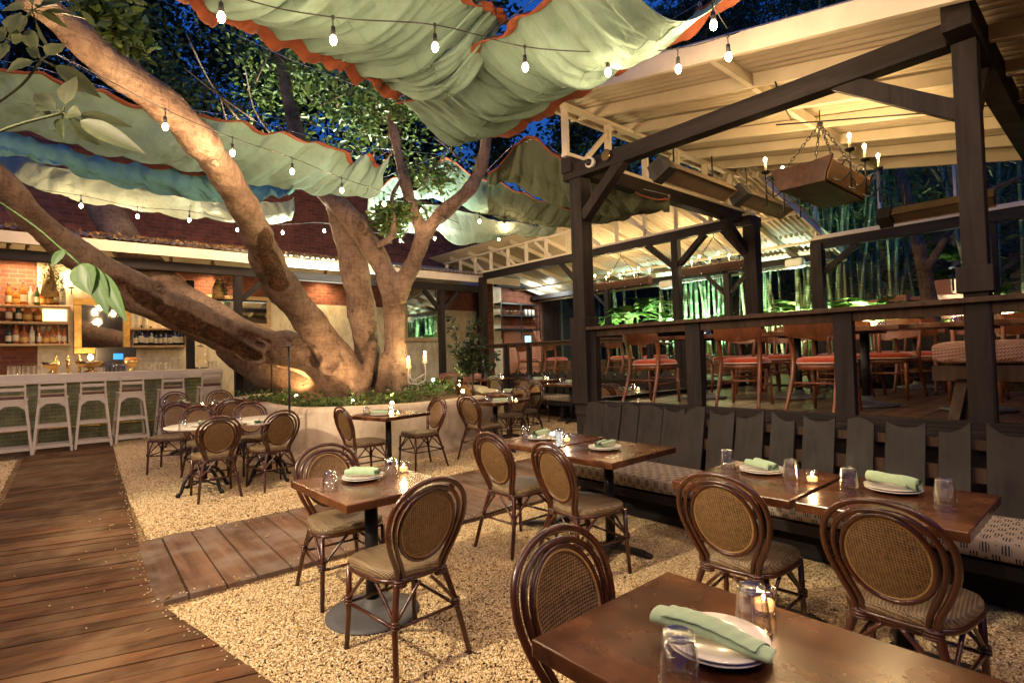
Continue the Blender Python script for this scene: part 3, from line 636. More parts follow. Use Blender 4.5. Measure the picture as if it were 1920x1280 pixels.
ysl=[]; 
for a,b,k in px:
    ya=atx(a,800,4.25).y; yb=atx(b,800,4.25).y; ysl.append((min(ya,yb),max(ya,yb),k))
y=ysl[-1][0]-.03
for k in (1,2,0): ysl.append((y-.26,y,k)); y-=.29
banquette(3.62,-.75,3.62,'long bench with patterned seat and charcoal plank back below the raised deck',ysl)
yy=5.0; yl=[]
while yy<10.2: w=random.uniform(.24,.30); yl.append((yy,yy+w-.03,random.randint(0,5))); yy+=w
banquette(7.85,5.0,10.3,'far bench with plank back along the second deck, beyond the courtyard tables',yl,zs=.46,top=.92)
# ================================================================ RAISED DECKS
def deck(name,label,x0,y0,x1,y1,z,cut=False):
    t=thing(name,label,'deck',(x0,y0,0)); m=MB(); y=y0
    if not cut:
        while y<y1: w=.14; m.bb((.01,y-y0,z-.04),(x1-x0,min(y+w-.006,y1)-y0,z+random.uniform(-.002,.002))); y+=w
        m.build('deck_floor','deckfloor',t)
    m=MB(); m.bb((0,0,0),(.04,y1-y0,z-.012)); m.build('front_skirt','darky',t)
    m=MB(); m.bb((-.03,0,z-.10),(-.002,y1-y0,z+.01)); m.build('edge_board','darky',t,.003)
    MB().bb((.045,y1-y0-.03,0),(x1-x0,y1-y0+.0,z-.045)).build('side_skirt','darkx',t)
    return t
deck('raised_deck','raised timber deck on the right with its dining furniture',4.55,-3.2,8.46,4.16,.88)
deck('second_deck','second raised deck at the back under the rear corrugated roof',8.52,3.2,13.0,12.6,.90)
# posts (each from the ground up)
def post(x,y,z0,z1,w,label,base=None,m='dark',grp='dark timber posts'):
    t=thing('post',label,'post',(x,y,0),0,grp); MB().bb((-w/2,-w/2,z0),(w/2,w/2,z1)).build('shaft',m,t,.006)
    if base: MB().bb((-w/2-.03,-w/2-.03,base[0]),(w/2+.03,w/2+.03,base[1])).build('plinth','brown_dark' if m=='brown_dark' else 'dark',t,.006)
    return t
post(4.62,4.07,0,3.43,.17,'tall dark post at the left corner of the raised deck',(.9,1.86))
post(4.62,.665,.88,3.43,.13,'tall dark post at the right, holding the upper beam corner',(1.78,1.95))
post(8.55,3.95,0,3.42,.20,'dark post with braces in the middle under the end of the long beam')
post(8.6,5.35,0,3.45,.13,'slim dark post with two knee braces left of the middle post')
post(8.6,11.0,0,3.5,.16,'dark post beside the lattice at the far end of the second deck')
post(11.0,3.85,0,3.4,.20,'dark post at the far right corner of the raised deck, in front of the bamboo')
post(11.9,6.1,.9,3.25,.14,'slim dark post with Y braces in front of the glowing bamboo')
post(11.9,9.6,.9,3.3,.14,'slim dark post near the lit ferns behind the second deck')
post(11.0,1.55,.88,3.4,.10,'paired slim dark post, left one, in front of the green planting'); post(11.0,1.36,.88,3.4,.07,'paired slim dark post, right one, in front of the green planting')
# railings
def railing(label,a,b,zf,zt,posts,along,pw=(.10,.14),m='darky',base=True):
    t=thing('railing',label,'railing',(a[0],a[1],0)); d=Vector((b[0]-a[0],b[1]-a[1],0)); up=Vector((0,0,1))
    MB().beam((0,0,zt-.015),(d.x,d.y,zt-.015),.17,.035).build('top_rail','brown_dark' if along!='x' else 'darkx',t,.004)
    MB().beam((0,0,zt-.07),(d.x,d.y,zt-.07),.045,.07).build('rail','brown_dark' if along!='x' else 'darkx',t,.003)
    if base: MB().beam((0,0,zf+.035),(d.x,d.y,zf+.035),.10,.05).build('bottom_rail',m,t,.003)
    for k,w in posts:
        p=d*k; MB().bb((p.x-.04,p.y-w/2,zf-.14) if along=='y' else (p.x-w/2,p.y-.04,zf-.1),(p.x+.04,p.y+w/2,zt-.034) if along=='y' else (p.x+w/2,p.y+.04,zt-.034)).build('rail_post','brown_dark' if w>.115 and along=='y' and k>.6 else 'dark',t,.004)
    return t
Ly=4.1+3.0
railing('front railing of the raised deck above the bench',(4.60,4.05),(4.60,-3.0),.88,1.745,[((4.05-y)/7.05,w) for y,w in ((3.93,.13),(2.70,.15),(1.45,.13),(.665,.14),(-.8,.13))],'y')
railing('side railing of the raised deck going back to the bamboo side',(4.75,4.10),(8.4,4.10),.88,1.745,[(.02,.1),(.55,.1),(.98,.1)],'x')
railing('railing of the second deck behind the far bench',(8.5,4.15),(8.5,10.9),.90,1.76,[((y-4.15)/6.75,.11) for y in (5.9,7.7,9.2,10.0)],'z',pw=(.1,.1))
# ---------------------------------------------------------------- pergola frame
def beams(name,label,parts,braces=(),cat='beam'):
    o=thing(name,label,cat,parts[0][0])
    O=Vector(parts[0][0])
    for a,b,w,h,m in parts: MB().beam(Vector(a)-O,Vector(b)-O,w,h).build('beam',m,o,.006)
    for a,b,w,h in braces: MB().beam(Vector(a)-O,Vector(b)-O,w,h).build('knee_brace','dark',o,.005)
    return o
beams('timber_beam','long dark front beam rising to the upper right over the deck railing',[((4.60,4.25,3.515),(4.60,.745,3.50),.14,.16,'darky')],[((4.60,3.99,2.98),(4.60,3.42,3.49),.12,.11),((4.60,.70,2.98),(4.60,1.42,3.47),.08,.12)])
beams('timber_beam','dark cross beam with its end grain showing, top right corner',[((4.34,.665,3.545),(9.0,.665,3.545),.15,.23,'darkx')],[((4.68,.66,2.95),(5.2,.66,3.44),.09,.08),((8.2,.70,3.56),(8.85,.72,3.0),.1,.1)])
beams('timber_beam','dark back beam behind the security camera, ending over the middle post',[((4.50,4.17,3.60),(9.25,4.17,3.60),.15,.17,'darkx')],[((8.50,4.02,3.0),(8.0,4.12,3.51),.1,.11)])
beams('timber_beam','dark beam under the cream studs of the rear roof',[((8.6,3.95,3.52),(8.6,10.9,3.52),.14,.15,'darky')],[((8.6,5.42,3.0),(8.6,5.95,3.45),.1,.1),((8.6,5.28,3.0),(8.6,4.78,3.45),.1,.1),((8.6,4.05,2.95),(8.6,4.45,3.45),.1,.1),((8.6,7.75,3.0),(8.6,8.2,3.45),.09,.09)])
beams('timber_beam','dark beam across the bamboo garden, right of the middle post',[((11.0,3.95,3.37),(11.0,-2.5,3.37),.14,.17,'darky'),((11.0,3.95,3.475),(11.0,-2.5,3.475),.18,.035,'cream')],[((11.0,3.75,2.85),(11.0,3.2,3.28),.1,.1),((11.0,.1,3.28),(11.0,-.6,2.7),.1,.1)])
beams('timber_beam','low dark beam at the back edge of the rear roof',[((11.9,3.9,3.28),(11.9,12.6,3.28),.14,.14,'darky')],[((11.9,6.17,2.75),(11.9,6.6,3.2),.08,.08),((11.9,6.03,2.75),(11.9,5.6,3.2),.08,.08),((11.9,9.67,2.8),(11.9,10.1,3.2),.08,.08)])
# ---------------------------------------------------------------- corrugated roofs
def corr(o,p,u,v,amp=.022,pitch=.10,th=.002,name='sheet',m='sheet'):
    """sheet from corner p, ridges run along v, wavy across u"""
    p=Vector(p);u=Vector(u);v=Vector(v);n=u.cross(v).normalized(); k=int(u.length/pitch*6); g=MB()
    g.grid(lambda a,b:p+u*a+v*b+n*(amp*math.sin(a*u.length/pitch*2*PI)),k,3); x=g.build(name,m,o); return x
R1=thing('deck_roof','cream corrugated roof over the raised deck, lit yellow from below','roof',(4.25,4.55,4.36))
O=Vector((4.25,4.55,4.36)); zr=lambda y:3.445+.205*y
corr(R1,Vector((4.2,-3.2,zr(-3.2)+.13))-O,(4.5,0,0),(0,7.75,7.75*.205))
for x,w,h in ((4.215,.045,.17),(5.0,.045,.12),(5.75,.045,.12),(6.5,.045,.12),(7.25,.045,.12),(8.0,.045,.12),(8.65,.045,.15)):
    MB().beam(Vector((x,-3.2,zr(-3.2)+.04))-O,Vector((x,4.5,zr(4.5)+.04))-O,w,h).build('rafter' ,'cream',R1,.004)
for y in (-1.2,.25,2.25,4.42):
    for i,(a,b) in enumerate(((4.24,4.975),(5.025,5.725),(5.775,6.475),(6.525,7.225),(7.275,7.975),(8.025,8.625))):
        MB().beam(Vector((a,y,zr(y)+.03))-O,Vector((b,y,zr(y)+.03))-O,.045,.11).build('purlin','cream',R1)
for a,b in (((6.1,2.5),(6.35,-.2)),((4.9,2.0),(6.0,2.3))):
    MB().tube([Vector((a[0],a[1],zr(a[1])-.05))-O,Vector(((a[0]+b[0])/2,(a[1]+b[1])/2,zr((a[1]+b[1])/2)-.09))-O,Vector((b[0],b[1],zr(b[1])-.05))-O],.008,6).build('conduit','cable',R1)
def studwall(label,a,b,z0,z1,n,diag):
    t=thing('stud_frame',label,'frame',(a[0],a[1],z0)); d=Vector((b[0]-a[0],b[1]-a[1],0)); h=z1-z0; L=d.length
    MB().beam((0,0,.02),(d.x,d.y,.02),.09,.04).build('bottom_plate','cream',t,.003); MB().beam((0,0,h-.02),(d.x,d.y,h-.02),.09,.04).build('top_plate','cream',t,.003)
    for i in range(n):
        p=d*(i/(n-1)*.985+.006); MB().beam((p.x,p.y,.04),(p.x,p.y,h-.04),.085,.04,up=d.normalized()).build('stud','cream',t,.003)
    for k in diag:
        p=d*k; q=d*(k+.42/L*1.2); MB().beam((p.x,p.y,.05),(q.x,q.y,h-.05),.035,.06,up=(0,0,1)).build('brace','cream',t,.003)
    return t
studwall('cream stud frame at the far left end of the deck roof',(4.46,4.15),(9.1,4.15),3.69,4.29,7,(.08,.38,.7))
studwall('long cream stud frame of the rear roof seen over the courtyard',(8.6,3.95),(8.6,12.7),3.605,4.12,14,(.22,.36,.52,.66,.80,.09))
studwall('tall cream studs standing on the beam over the bamboo',(11.0,3.9),(11.0,-2.4),3.5,4.75,7,())
R2=thing('rear_roof','corrugated cream roof over the second deck with candle fittings','roof',(8.5,3.9,4.2)); O2=Vector((8.5,3.9,4.2)); zq=lambda x:4.19-.235*(x-8.6)
corr(R2,Vector((8.35,3.75,zq(8.35)+.06))-O2,(0,9.4,0),(4.05,0,-4.05*.235))
for y in np.arange(3.8,13.0,.85): MB().beam(Vector((8.5,y,zq(8.5)-.015))-O2,Vector((12.3,y,zq(12.3)-.015))-O2,.045,.10).build('rafter','cream',R2,.003)
for x in (9.9,11.2,12.35):
    MB().beam(Vector((x,3.78,zq(x)-.09))-O2,Vector((x,13.1,zq(x)-.09))-O2,.05,.05).build('purlin','cream',R2,.003)
# ---------------------------------------------------------------- heaters, camera, speakers
def heater(a,b,label,tilt=.5):
    a=Vector(a);b=Vector(b); t=thing('patio_heater',label,'heater',a,0,'long electric patio heaters'); d=b-a; L=d.length; u=d.normalized(); s_=u.cross(Vector((0,0,1))).normalized(); z=Vector((0,0,1))
    R=lambda p,q: s_*(p*math.cos(tilt)-q*math.sin(tilt))+z*(p*math.sin(tilt)+q*math.cos(tilt))
    pr=[(-.10,-.06),(.10,-.06),(.075,.07),(-.075,.07)]; m=MB(); v=[R(*p)+u*.16 for p in pr]+[R(*p)+d for p in pr]
    m.add(v,[(3,2,1,0),(4,5,6,7),(1,2,6,5),(2,3,7,6),(3,0,4,7)]); m.build('housing','steel',t,.003)
    m=MB(); v=[R(*p) for p in ((-.09,-.045),(.09,-.045),(.07,.0),(-.07,.0))]; m.add([q+u*.17 for q in v]+[q+d*.99 for q in v],[(0,4,5,1),(3,2,6,7)]); m.build('reflector','steel',t)
    m=MB(); pr=[(-.11,-.09),(.11,-.09),(.09,.09),(-.09,.09)]; v=[R(*p) for p in pr]+[R(*p)+u*.15 for p in pr]; m.add(v,[(3,2,1,0),(4,5,6,7),(0,1,5,4),(1,2,6,5),(2,3,7,6),(3,0,4,7)])
    for k in range(6): 
        o=-.06+.024*k; m.beam(R(-.06,o)-u*.004,R(.06,o)-u*.004,.004,.01)
    m.build('control_box','black',t,.004)
    for k in (.25,.8): MB().tube([d*k+R(0,.07),d*k+R(0,.07)+z*.32],.009,6).build('hanger','black',t)
    return t
heater((4.62,3.05,3.28),(6.05,3.05,3.28),'left heater of the pair hanging behind the long front beam')
heater((6.15,3.0,3.28),(7.5,3.0,3.28),'right heater of the pair, next to the big wooden chandelier')
heater((8.3,2.15,3.12),(8.3,1.0,3.12),'heater hanging right of the chandelier near the tall right post')
t=thing('security_camera','white dome security camera on the dark corner beam','camera',(4.52,3.80,3.52)); MB().tube([(0,0,0),(-.05,0,0)],.055,20).build('housing','whiteplastic',t); MB().ball((-.055,0,0),.038,14,8).build('lens','black',t)
t=thing('round_medallion','round brass medallion on the dark corner beam next to the camera','medallion',(4.52,3.60,3.545)); MB().tube([(0,0,0),(-.022,0,0)],[.058,.052],24).build('disc','brass',t); MB().tube([(.001,0,0),(-.014,0,0)],.064,24).build('rim','iron',t)  # plain brass medallion, gives no light
for p,l in (((11.75,7.6,3.12),'white speaker under the rear roof above the lit ferns'),((11.75,4.55,3.20),'white speaker under the rear roof beside the middle post')):
    t=thing('speaker',l,'speaker',p,0,'white wall speakers'); MB().box((0,0,0),(.2,.36,.2)).build('cabinet','whiteplastic',t,.05); MB().box((.12,0,.03),(.06,.06,.12)).build('bracket','whiteplastic',t)
# ---------------------------------------------------------------- chandeliers
def candle(t,p,h=.11,pw=7,r=.012):
    p=Vector(p); c=MB().tube([p,p+Vector((0,0,h))],.011,10).build('candle_sleeve','cream',t); MB().ball(p+Vector((0,0,h+.022)),.015,10,8,(1,1,1.7)).build('candle_bulb','candlelit',c)
    return light(t,p+Vector((0,0,h+.09)),pw,(1,.66,.30),.03)
def chain(m,a,b):
    a=Vector(a);b=Vector(b);L=(b-a).length;n=int(L/.045);u=(b-a)/n; dn=u.normalized(); s1=dn.orthogonal().normalized(); s2=dn.cross(s1)
    for i in range(n):
        c=a+u*(i+.5); s_=s1 if i%2 else s2; m.tube([c+dn*(.032*math.cos(2*PI*k/8))+s_*(.013*math.sin(2*PI*k/8)) for k in range(8)],.0045,4,True)
tA=thing('trough_chandelier','large weathered wooden trough chandelier on chains under the deck roof','chandelier',(5.98,2.02,3.0))
m=MB(); L=.86
for (y0,z0,y1,z1) in ((-.20,.0,.20,0),(-.20,0,-.26,.18),(.20,0,.26,.18)):
    MB().beam((-L/2-.1,(y0+y1)/2,(z0+z1)/2),(L/2+.1,(y0+y1)/2,(z0+z1)/2),.035,math.hypot(y1-y0,z1-z0),up=(0,y1-y0,z1-z0)).build('trough_bottom' if z1==0 else 'trough_side','rust' if y1!=-.26 else 'oldpine',tA,.004)
for s_ in (-1,1): MB().plate([(-.21,-.02),(.21,-.02),(.225,.06),(.285,.21),(.1,.19),(-.1,.19),(-.285,.21),(-.225,.06)],Matrix.Translation((s_*(L/2+.11),0,0))@Matrix.Rotation(PI/2,4,'Z'),.035).build('end_board','rust',tA,.004)
m=MB(); hook=Vector((0,0,.72))
for x in(-.4,.4):
    for y in (-.24,.24): chain(m,(x,y,.19),hook)
m.ball(hook,.03,8,6); m.tube([hook,(0,0,.86)],.006,6); m.build('chain','iron',tA)
m=MB(); tips=[]
for x in (-.42,0,.42):
    for s_ in (-1,1):
        m.tube(cr([(x,s_*.22,.02),(x,s_*.30,-.02),(x,s_*.37,.04),(x,s_*.38,.12),(x,s_*.34,.16),(x,s_*.31,.12)],4),.007,5); m.tube(cr([(x,s_*.25,.17),(x+.06,s_*.32,.22),(x,s_*.37,.18)],4),.006,5)
        m.tube(cr([(x,s_*.38,.0),(x+.05,s_*.40,-.06),(x+.02,s_*.42,-.10),(x-.03,s_*.40,-.07)],3),.005,5)
        m.tube([(x,s_*.38,-.10),(x,s_*.38,.22)],.008,6); m.lathe([(0,0),(.035,.010),(.045,.03)],12,(x,s_*.38,.22)); tips.append((x,s_*.38,.23))
m.build('scroll_arm','iron',tA)
for i,p in enumerate(tips): candle(tA,p,.12,4.5)
def beam_chandelier(c,a,label):
    t=thing('beam_chandelier',label,'chandelier',c,a,'wooden beam chandeliers of the second deck'); m=MB(); m.box((0,0,0),(1.5,.16,.17)); m.build('beam','rust',t,.012)
    m=MB(); hk=Vector((0,0,.62))
    for x in (-.45,.45): chain(m,(x,0,.1),hk)
    m.tube([hk,hk+Vector((0,0,.25))],.008,6); m.build('chain','iron',t); m=MB(); tp=[]
    for x in (-.6,-.2,.2,.6):
        for s_ in(-1,1): m.tube(cr([(x,s_*.08,-.04),(x,s_*.18,-.10),(x,s_*.2,.02),(x,s_*.2,.12)],3),.008,5); m.lathe([(0,0),(.04,.01),(.045,.025)],10,(x,s_*.2,.12)); tp.append((x,s_*.2,.13))
    m.build('arm','iron',t)
    for i,p in enumerate(tp):
        c=MB().tube([p,(p[0],p[1],p[2]+.1)],.011,8).build('candle_sleeve','cream',t); MB().ball((p[0],p[1],p[2]+.122),.016,10,8,(1,1,1.6)).build('candle_bulb','candlelit',c)
    for x in (-.4,.4): light(t,(x,0,.34),16,(1,.70,.34),.05)
    return t
beam_chandelier((9.75,7.45,2.98),PI/2,'beam chandelier with candle bulbs left of the slim braced post')
beam_chandelier((9.85,5.3,3.03),PI/2,'beam chandelier with candle bulbs right of the slim braced post')
# ---------------------------------------------------------------- dining chairs and tables on the decks
def dining_chair():
    t=thing('dining_chair','','chair')
    def sq(k,z,n=28):
        o=[]
        for i in range(n):
            a=2*PI*i/n;c,s_=math.cos(a),math.sin(a);X=abs(c)**.6*(1 if c>0 else -1);Y=abs(s_)**.6*(1 if s_>0 else -1); o.append((X*(.215+.02*Y)*k,Y*.21*k,z))
        return o
    def loft(Z):
        v=[];f=[]
        for k,z in Z: v+=sq(k,z)
        for r in range(len(Z)-1):
            for i in range(28): f.append((r*28+i,r*28+(i+1)%28,(r+1)*28+(i+1)%28,(r+1)*28+i))
        return MB().add(v,f,True)
    loft([(.97,.43),(1.0,.437),(1.0,.455),(.93,.475),(.7,.487),(.02,.49)]).build('seat_cushion','redseat',t)
    MB().tube(sq(1.0,.432),.007,6,True).build('piping','piping',t)
    loft([(.9,.37),(.96,.375),(.96,.425),(.9,.426)]).build('seat_frame','chairwood',t)
    for s_ in (-1,1):
        MB().tube([(s_*.18,.18,.38),(s_*.19,.195,0)],[.021,.015],8).build('leg','chairwood',t)
        MB().tube(cr([(s_*.20,-.34,0),(s_*.19,-.25,.2),(s_*.185,-.19,.42),(s_*.195,-.20,.62),(s_*.20,-.27,.84)],3),[.016]*3+[.022]*6+[.02]*3+[.017],8).build('leg','chairwood',t)
    def br(u,v):
        x=(u-.5)*2; th=.011; a=x*1.05; z0=.645+.035*x*x; z1=.865-.015*x*x-.02*abs(x)**6; z=z0+(z1-z0)*(v if v<=1 else 2-v); s_=-th if v<=1 else th
        return Vector((.225*x,-.215-.27*(z-.62)-.055*(1-x*x)+s_,z))
    m=MB(); m.grid(lambda u,v:br(u,v),16,4); m.grid(lambda u,v:br(u,2-v),16,4); m.build('backrest','chairwood',t); bo=t.children[-1]
    st=MB(); 
    for s_ in(-1,1): st.tube([(s_*.185,.185,.22),(s_*.19,-.24,.22)],.010,6)
    st.tube([(-.185,.185,.27),(.185,.185,.27)],.010,6); st.tube([(-.19,-.235,.26),(.19,-.235,.26)],.010,6); st.build('stretcher','chairwood',t); return t
DC=dining_chair(); du=[False]
def dchair(x,y,deg,z,l,g='red seated wooden chairs on the decks'):
    r=math.radians(deg)
    if not du[0]: du[0]=True; DC.location=(x,y,z); DC.rotation_euler=(0,0,r); tag(DC,l,'chair',g); return
    dup(DC,(x,y,z),r,l,g)
D='red-seated chair '
for x,y,a,l in ((5.22,3.58,-90,'closest behind the left railing opening'),(5.26,1.82,-95,'behind the railing just left of the third rail post'),(6.98,3.55,80,'across the table behind the left railing opening'),(7.2,2.95,95,'left one seen between the second and third rail posts'),(6.85,2.2,88,'right one seen between the second and third rail posts'),(5.42,2.62,-80,'with its back to us just right of the second rail post'),(7.0,1.75,85,'across the big table on its left'),(7.0,1.05,92,'across the big table on its right'),(7.9,3.6,-90,'in the back row, far left'),(7.9,2.6,-90,'in the back row, second from left'),(7.95,1.7,-90,'in the back row, third from left'),(7.9,.8,-90,'in the back row, far right'),(6.75,.35,80,'behind the trestle bench cushion'),(8.9,3.9,90,'far back by the corner post of the bamboo side'),(9.4,2.4,95,'at the back table in front of the bamboo'),(9.3,1.2,85,'at the back table before the leaning trunk')):
    dchair(x,y,a,.885,D+l)
for x,y,a,l in ((9.1,8.0,-80,'on the second deck just left of the tall corner post'),(9.1,8.9,-95,'on the second deck in the middle of its railing'),(9.15,9.9,-90,'on the second deck near the brick corner'),(9.2,7.1,-90,'on the second deck behind the tall corner post'),(9.1,6.2,-85,'on the second deck right of the tall corner post'),(9.1,5.3,-85,'on the second deck, rightmost by its railing')):
    dchair(x,y,a,.905,D+l)
for px,l in ((842,'left dark chair on the gravel by the plaster wall behind the planter'),(888,'right dark chair on the gravel by the plaster wall behind the planter')):
    q=agz(px,708,.78); dchair(q.x,q.y,150,gz(q.x,q.y),l)
G='wooden tables on the raised deck'
for x,y,lx,ly,l in ((6.05,3.45,.8,.85,'deck table behind the left railing opening'),(6.55,2.55,.7,.7,'deck table between the second and third rail posts'),(6.0,1.72,.75,.75,'large deck table right of the third rail post, left half'),(6.0,.90,.75,.75,'large deck table right of the third rail post, right half'),(8.6,3.1,.7,.75,'deck table in the back row by the middle post'),(8.7,1.9,.7,.75,'deck table in the back row, middle'),(8.7,.6,.7,.75,'deck table in the back row, right')):
    table(x,y,lx,ly,'disc',l,z=.885,h=.75,grp=G)
for x,y,l in ((9.9,8.4,'second deck table left of the corner post'),(9.9,6.6,'second deck table right of the corner post')): table(x,y,.7,.7,'cross',l,z=.905,grp=G)
for i,(x,y) in enumerate(((6.0,1.9),(6.1,1.6),(5.9,1.0),(6.1,.8),(6.0,3.35),(6.1,3.6))): put(PG,(x,y,.885+.7515),i,'upturned tumbler on the raised deck tables, '+('left end of the large table','middle left of the large table','middle right of the large table','right end of the large table','right on the table behind the left opening','left on the table behind the left opening')[i],'glass','upturned tumblers on the tables')
# picnic-style bench with padded seat, right edge
t=thing('sawhorse_bench','heavy timber trestle bench with a woven red cushion at the right edge of the deck','bench',(5.12,.03,.885))
MB().grid(lambda u,v:(lambda a:Vector((.22*(abs(math.cos(a))**.4)*(1 if math.cos(a)>0 else -1),-.95+1.9*v,.50+.085*(abs(math.sin(a))**.5)*(1 if math.sin(a)>0 else -1)*(1-.25*max(0,abs(2*v-1)-.93)/.07))))(u*2*PI),24,40).build('cushion','redweave',t)
m=MB().bb((-.24,-.95,.30),(-.18,.95,.41)); m.build('side_rail','brown_dark',t,.005); MB().bb((.18,-.95,.30),(.24,.95,.41)).build('side_rail','brown_dark',t,.005)
for y in (-.78,.78):
    MB().bb((-.27,y-.04,.315),(.27,y+.04,.40)).build('cross_rail','brown_dark',t,.005)
    for s_ in (-1,1): MB().beam((s_*.13,y,.31),(s_*.25,y+(.05 if y>0 else -.05),0),.15,.07,up=(0,1,0)).build('leg','brown_dark',t,.005)
# banquette backs at the far side of the deck
t=thing('deck_banquette','dark banquette with plank back at the far side of the raised deck','bench',(9.9,-2.5,.885))
MB().bb((0,0,.30),(.5,6.0,.46)).build('seat','leather',t,.03); MB().bb((.03,0,0),(.48,6.0,.30)).build('base','dark',t)
for i in range(20): MB().bb((.5+.0,i*.3,.36),(.53,i*.3+.27,.92+.03*math.sin(i*2.1))).build('back_plank','plank',t,.004)
# ================================================================ BAR AND BACK WALL
YB=12.2; YW=13.9; gb=gz(.5,YB)
w=thing('brick_wall','long red brick wall behind the bar and the tree','wall',(0,YW,0))
XE=aty(900,600,YW).x; MB().bb((-6,0,0),(XE,.4,6.2)).build('brickwork','brick',w)
zt=aty(560,570,YW).z; ztop=aty(110,478,YW).z
xa=aty(70,600,YW).x; xb=aty(140,600,YW).x
m=MB(); m.bb((xa,-.03,0),(xb,.01,ztop)); m.build('plaster_pier','plaster',w)
zb=2.05; MB().bb((xb,-.028,0),(aty(345,600,YW).x,.01,aty(345,560,YW).z+.35)).build('plaster_panel','plaster',w)
MB().bb((aty(345,600,YW).x,-.026,0),(XE-.05,.01,zt)).build('plaster_panel','plaster',w)
MB().bb((-6,-.045,ztop),(XE-.05,.01,ztop+.14)).build('header_board','cream',w)
# counter
x0=-2.2; x1=aty(416,700,YB).x; ct=aty(200,697,YB-.12).z
c=thing('bar_counter','long bar with marble slab top and green glazed tile front','bar counter',(0,YB,gb))
MB().bb((x0,0,-.15),(x1-.35,.5,ct-gb-.15)).build('tiled_front','tile',c)
MB().bb((x0,-.12,ct-gb-.165),(x1,.62,ct-gb)).build('marble_top','marble',c,.008)
MB().bb((x1-.34,.02,-.15),(x1-.02,.55,ct-gb-.17)).build('end_pier','plaster',c)
MB().tube([(x0,-.12,.32),(x1-.4,-.12,.32)],.018,8).build('foot_rail','brass',c)
# stools
def bar_stool():
    t=thing('bar_stool','','stool'); k=1.0
    def fr(sy):
        m=MB(); 
        for s_ in (-1,1):
            if sy<0: MB().beam((s_*.275,sy*.24,0),(s_*.19,sy*.17,.86),.042,.04,up=(0,1,0)).build('leg','white',t,.004)
            else: MB().beam((s_*.275,sy*.24,0),(s_*.19,sy*.17,.86),.042,.04,up=(0,1,0)).build('leg','white',t,.004)
        arch=[(-.215,.66),(-.165,.72),(-.09,.775),(.09,.775),(.165,.72),(.215,.66),(.205,.85),(-.205,.85)]
        M4=Matrix.Translation((0,sy*.185,0)); MB().plate(arch,M4,.025).build('apron','white',t,.003)
        for z in (.10,.42): 
            x=.275-.085*z/.86; y=sy*(.24-.07*z/.86); MB().beam((-x,y,z),(x,y,z),.025,.05).build('foot_rail','white',t,.003)
    fr(-1); fr(1)
    for s_ in (-1,1):
        for z in (.10,.36):
            x=s_*(.275-.085*z/.86); y=.24-.07*z/.86; MB().beam((x,-y,z),(x,y,z),.025,.05).build('foot_rail','white',t,.003)
        MB().beam((s_*.19,-.19,.80),(s_*.185,-.225,1.15),.032,.03,up=(0,1,0)).build('back_post','white',t,.003)
    MB().box((0,0,.865),(.44,.40,.03)).build('seat','white',t,.006); MB().box((0,.0,.905),(.40,.36,.055)).build('cushion','leather',t,.022)
    for z in (1.03,1.12): MB().beam((-.19,-.222-(z-1.03)*.1,z),(.19,-.222-(z-1.03)*.1,z),.018,.05).build('back_slat','white',t,.003)
    return t
BS=bar_stool(); BS.scale=(.86,.86,1)

for i,(px,l) in enumerate(((22,'white wooden bar stool at the left edge of the picture'),(100,'white wooden bar stool, second from the left'),(175,'white wooden bar stool, third from the left, under the mirror'),(245,'white wooden bar stool, fourth from the left'),(322,'white wooden bar stool behind the left chair of the rear table'),(395,'white wooden bar stool at the right end of the bar'))):
    q=aty(px,835,YB-.62); loc=(q.x,YB-.62,gz(q.x,YB-.62)+.02)
    if i==0: BS.location=loc; tag(BS,l,'stool','white bar stools')
    else: dup(BS,loc,random.uniform(-.06,.06),l,'white bar stools')
# back shelves, bottles
def bottle_proto(nm,body,kind):
    pr={'tall':[(0,0),(.038,0),(.04,.01),(.04,.19),(.034,.22),(.014,.26),(.013,.32),(.016,.33),(0,.332)],'squat':[(0,0),(.052,0),(.055,.01),(.055,.13),(.045,.17),(.016,.2),(.014,.25),(.018,.27),(0,.272)],'wine':[(0,0),(.037,0),(.038,.01),(.038,.2),(.03,.235),(.014,.26),(.014,.31),(0,.312)]}[kind]
    k=1.25; pr=[(a*k,b*k) for a,b in pr]; t=MB().lathe(pr,12).build('bottle',nm); r=pr[3][0]+.001; h=pr[3][1]
    MB().lathe([(r,h*.25),(r,h*.75)],12).build('bottle_label',body,t); MB().lathe([(.019,pr[-1][1]-.035),(.019,pr[-1][1]+.002),(0,pr[-1][1]+.003)],8).build('cap','black',t); return t
M['amber']=mat('amber_liquor',(.30,.10,.02),.08,.2,4,0,coat=.6); M['greenglass']=mat('dark_green_bottle',(.02,.045,.015),.08,.2,4,0,coat=.6); M['clearliq']=mat('clear_spirit',(.50,.47,.38),.08,.1,4,0,coat=.6); M['darkwine']=mat('wine_bottle',(.012,.01,.012),.08,.2,4,0,coat=.6); M['paper']=mat('paper_label',(.62,.55,.38),.7,.1,9,0); M['paper2']=mat('ochre_label',(.55,.33,.08),.7,.15,9,0)
BP=[bottle_proto('amber','paper','tall'),bottle_proto('amber','paper2','squat'),bottle_proto('greenglass','paper','tall'),bottle_proto('clearliq','paper','tall'),bottle_proto('darkwine','paper','wine')]
bn=['amber bottle','squat amber bottle','dark green bottle','clear bottle','dark wine bottle']; on=['first','second','third','fourth','fifth','sixth','seventh','eighth','ninth','tenth','eleventh']
bu=set()
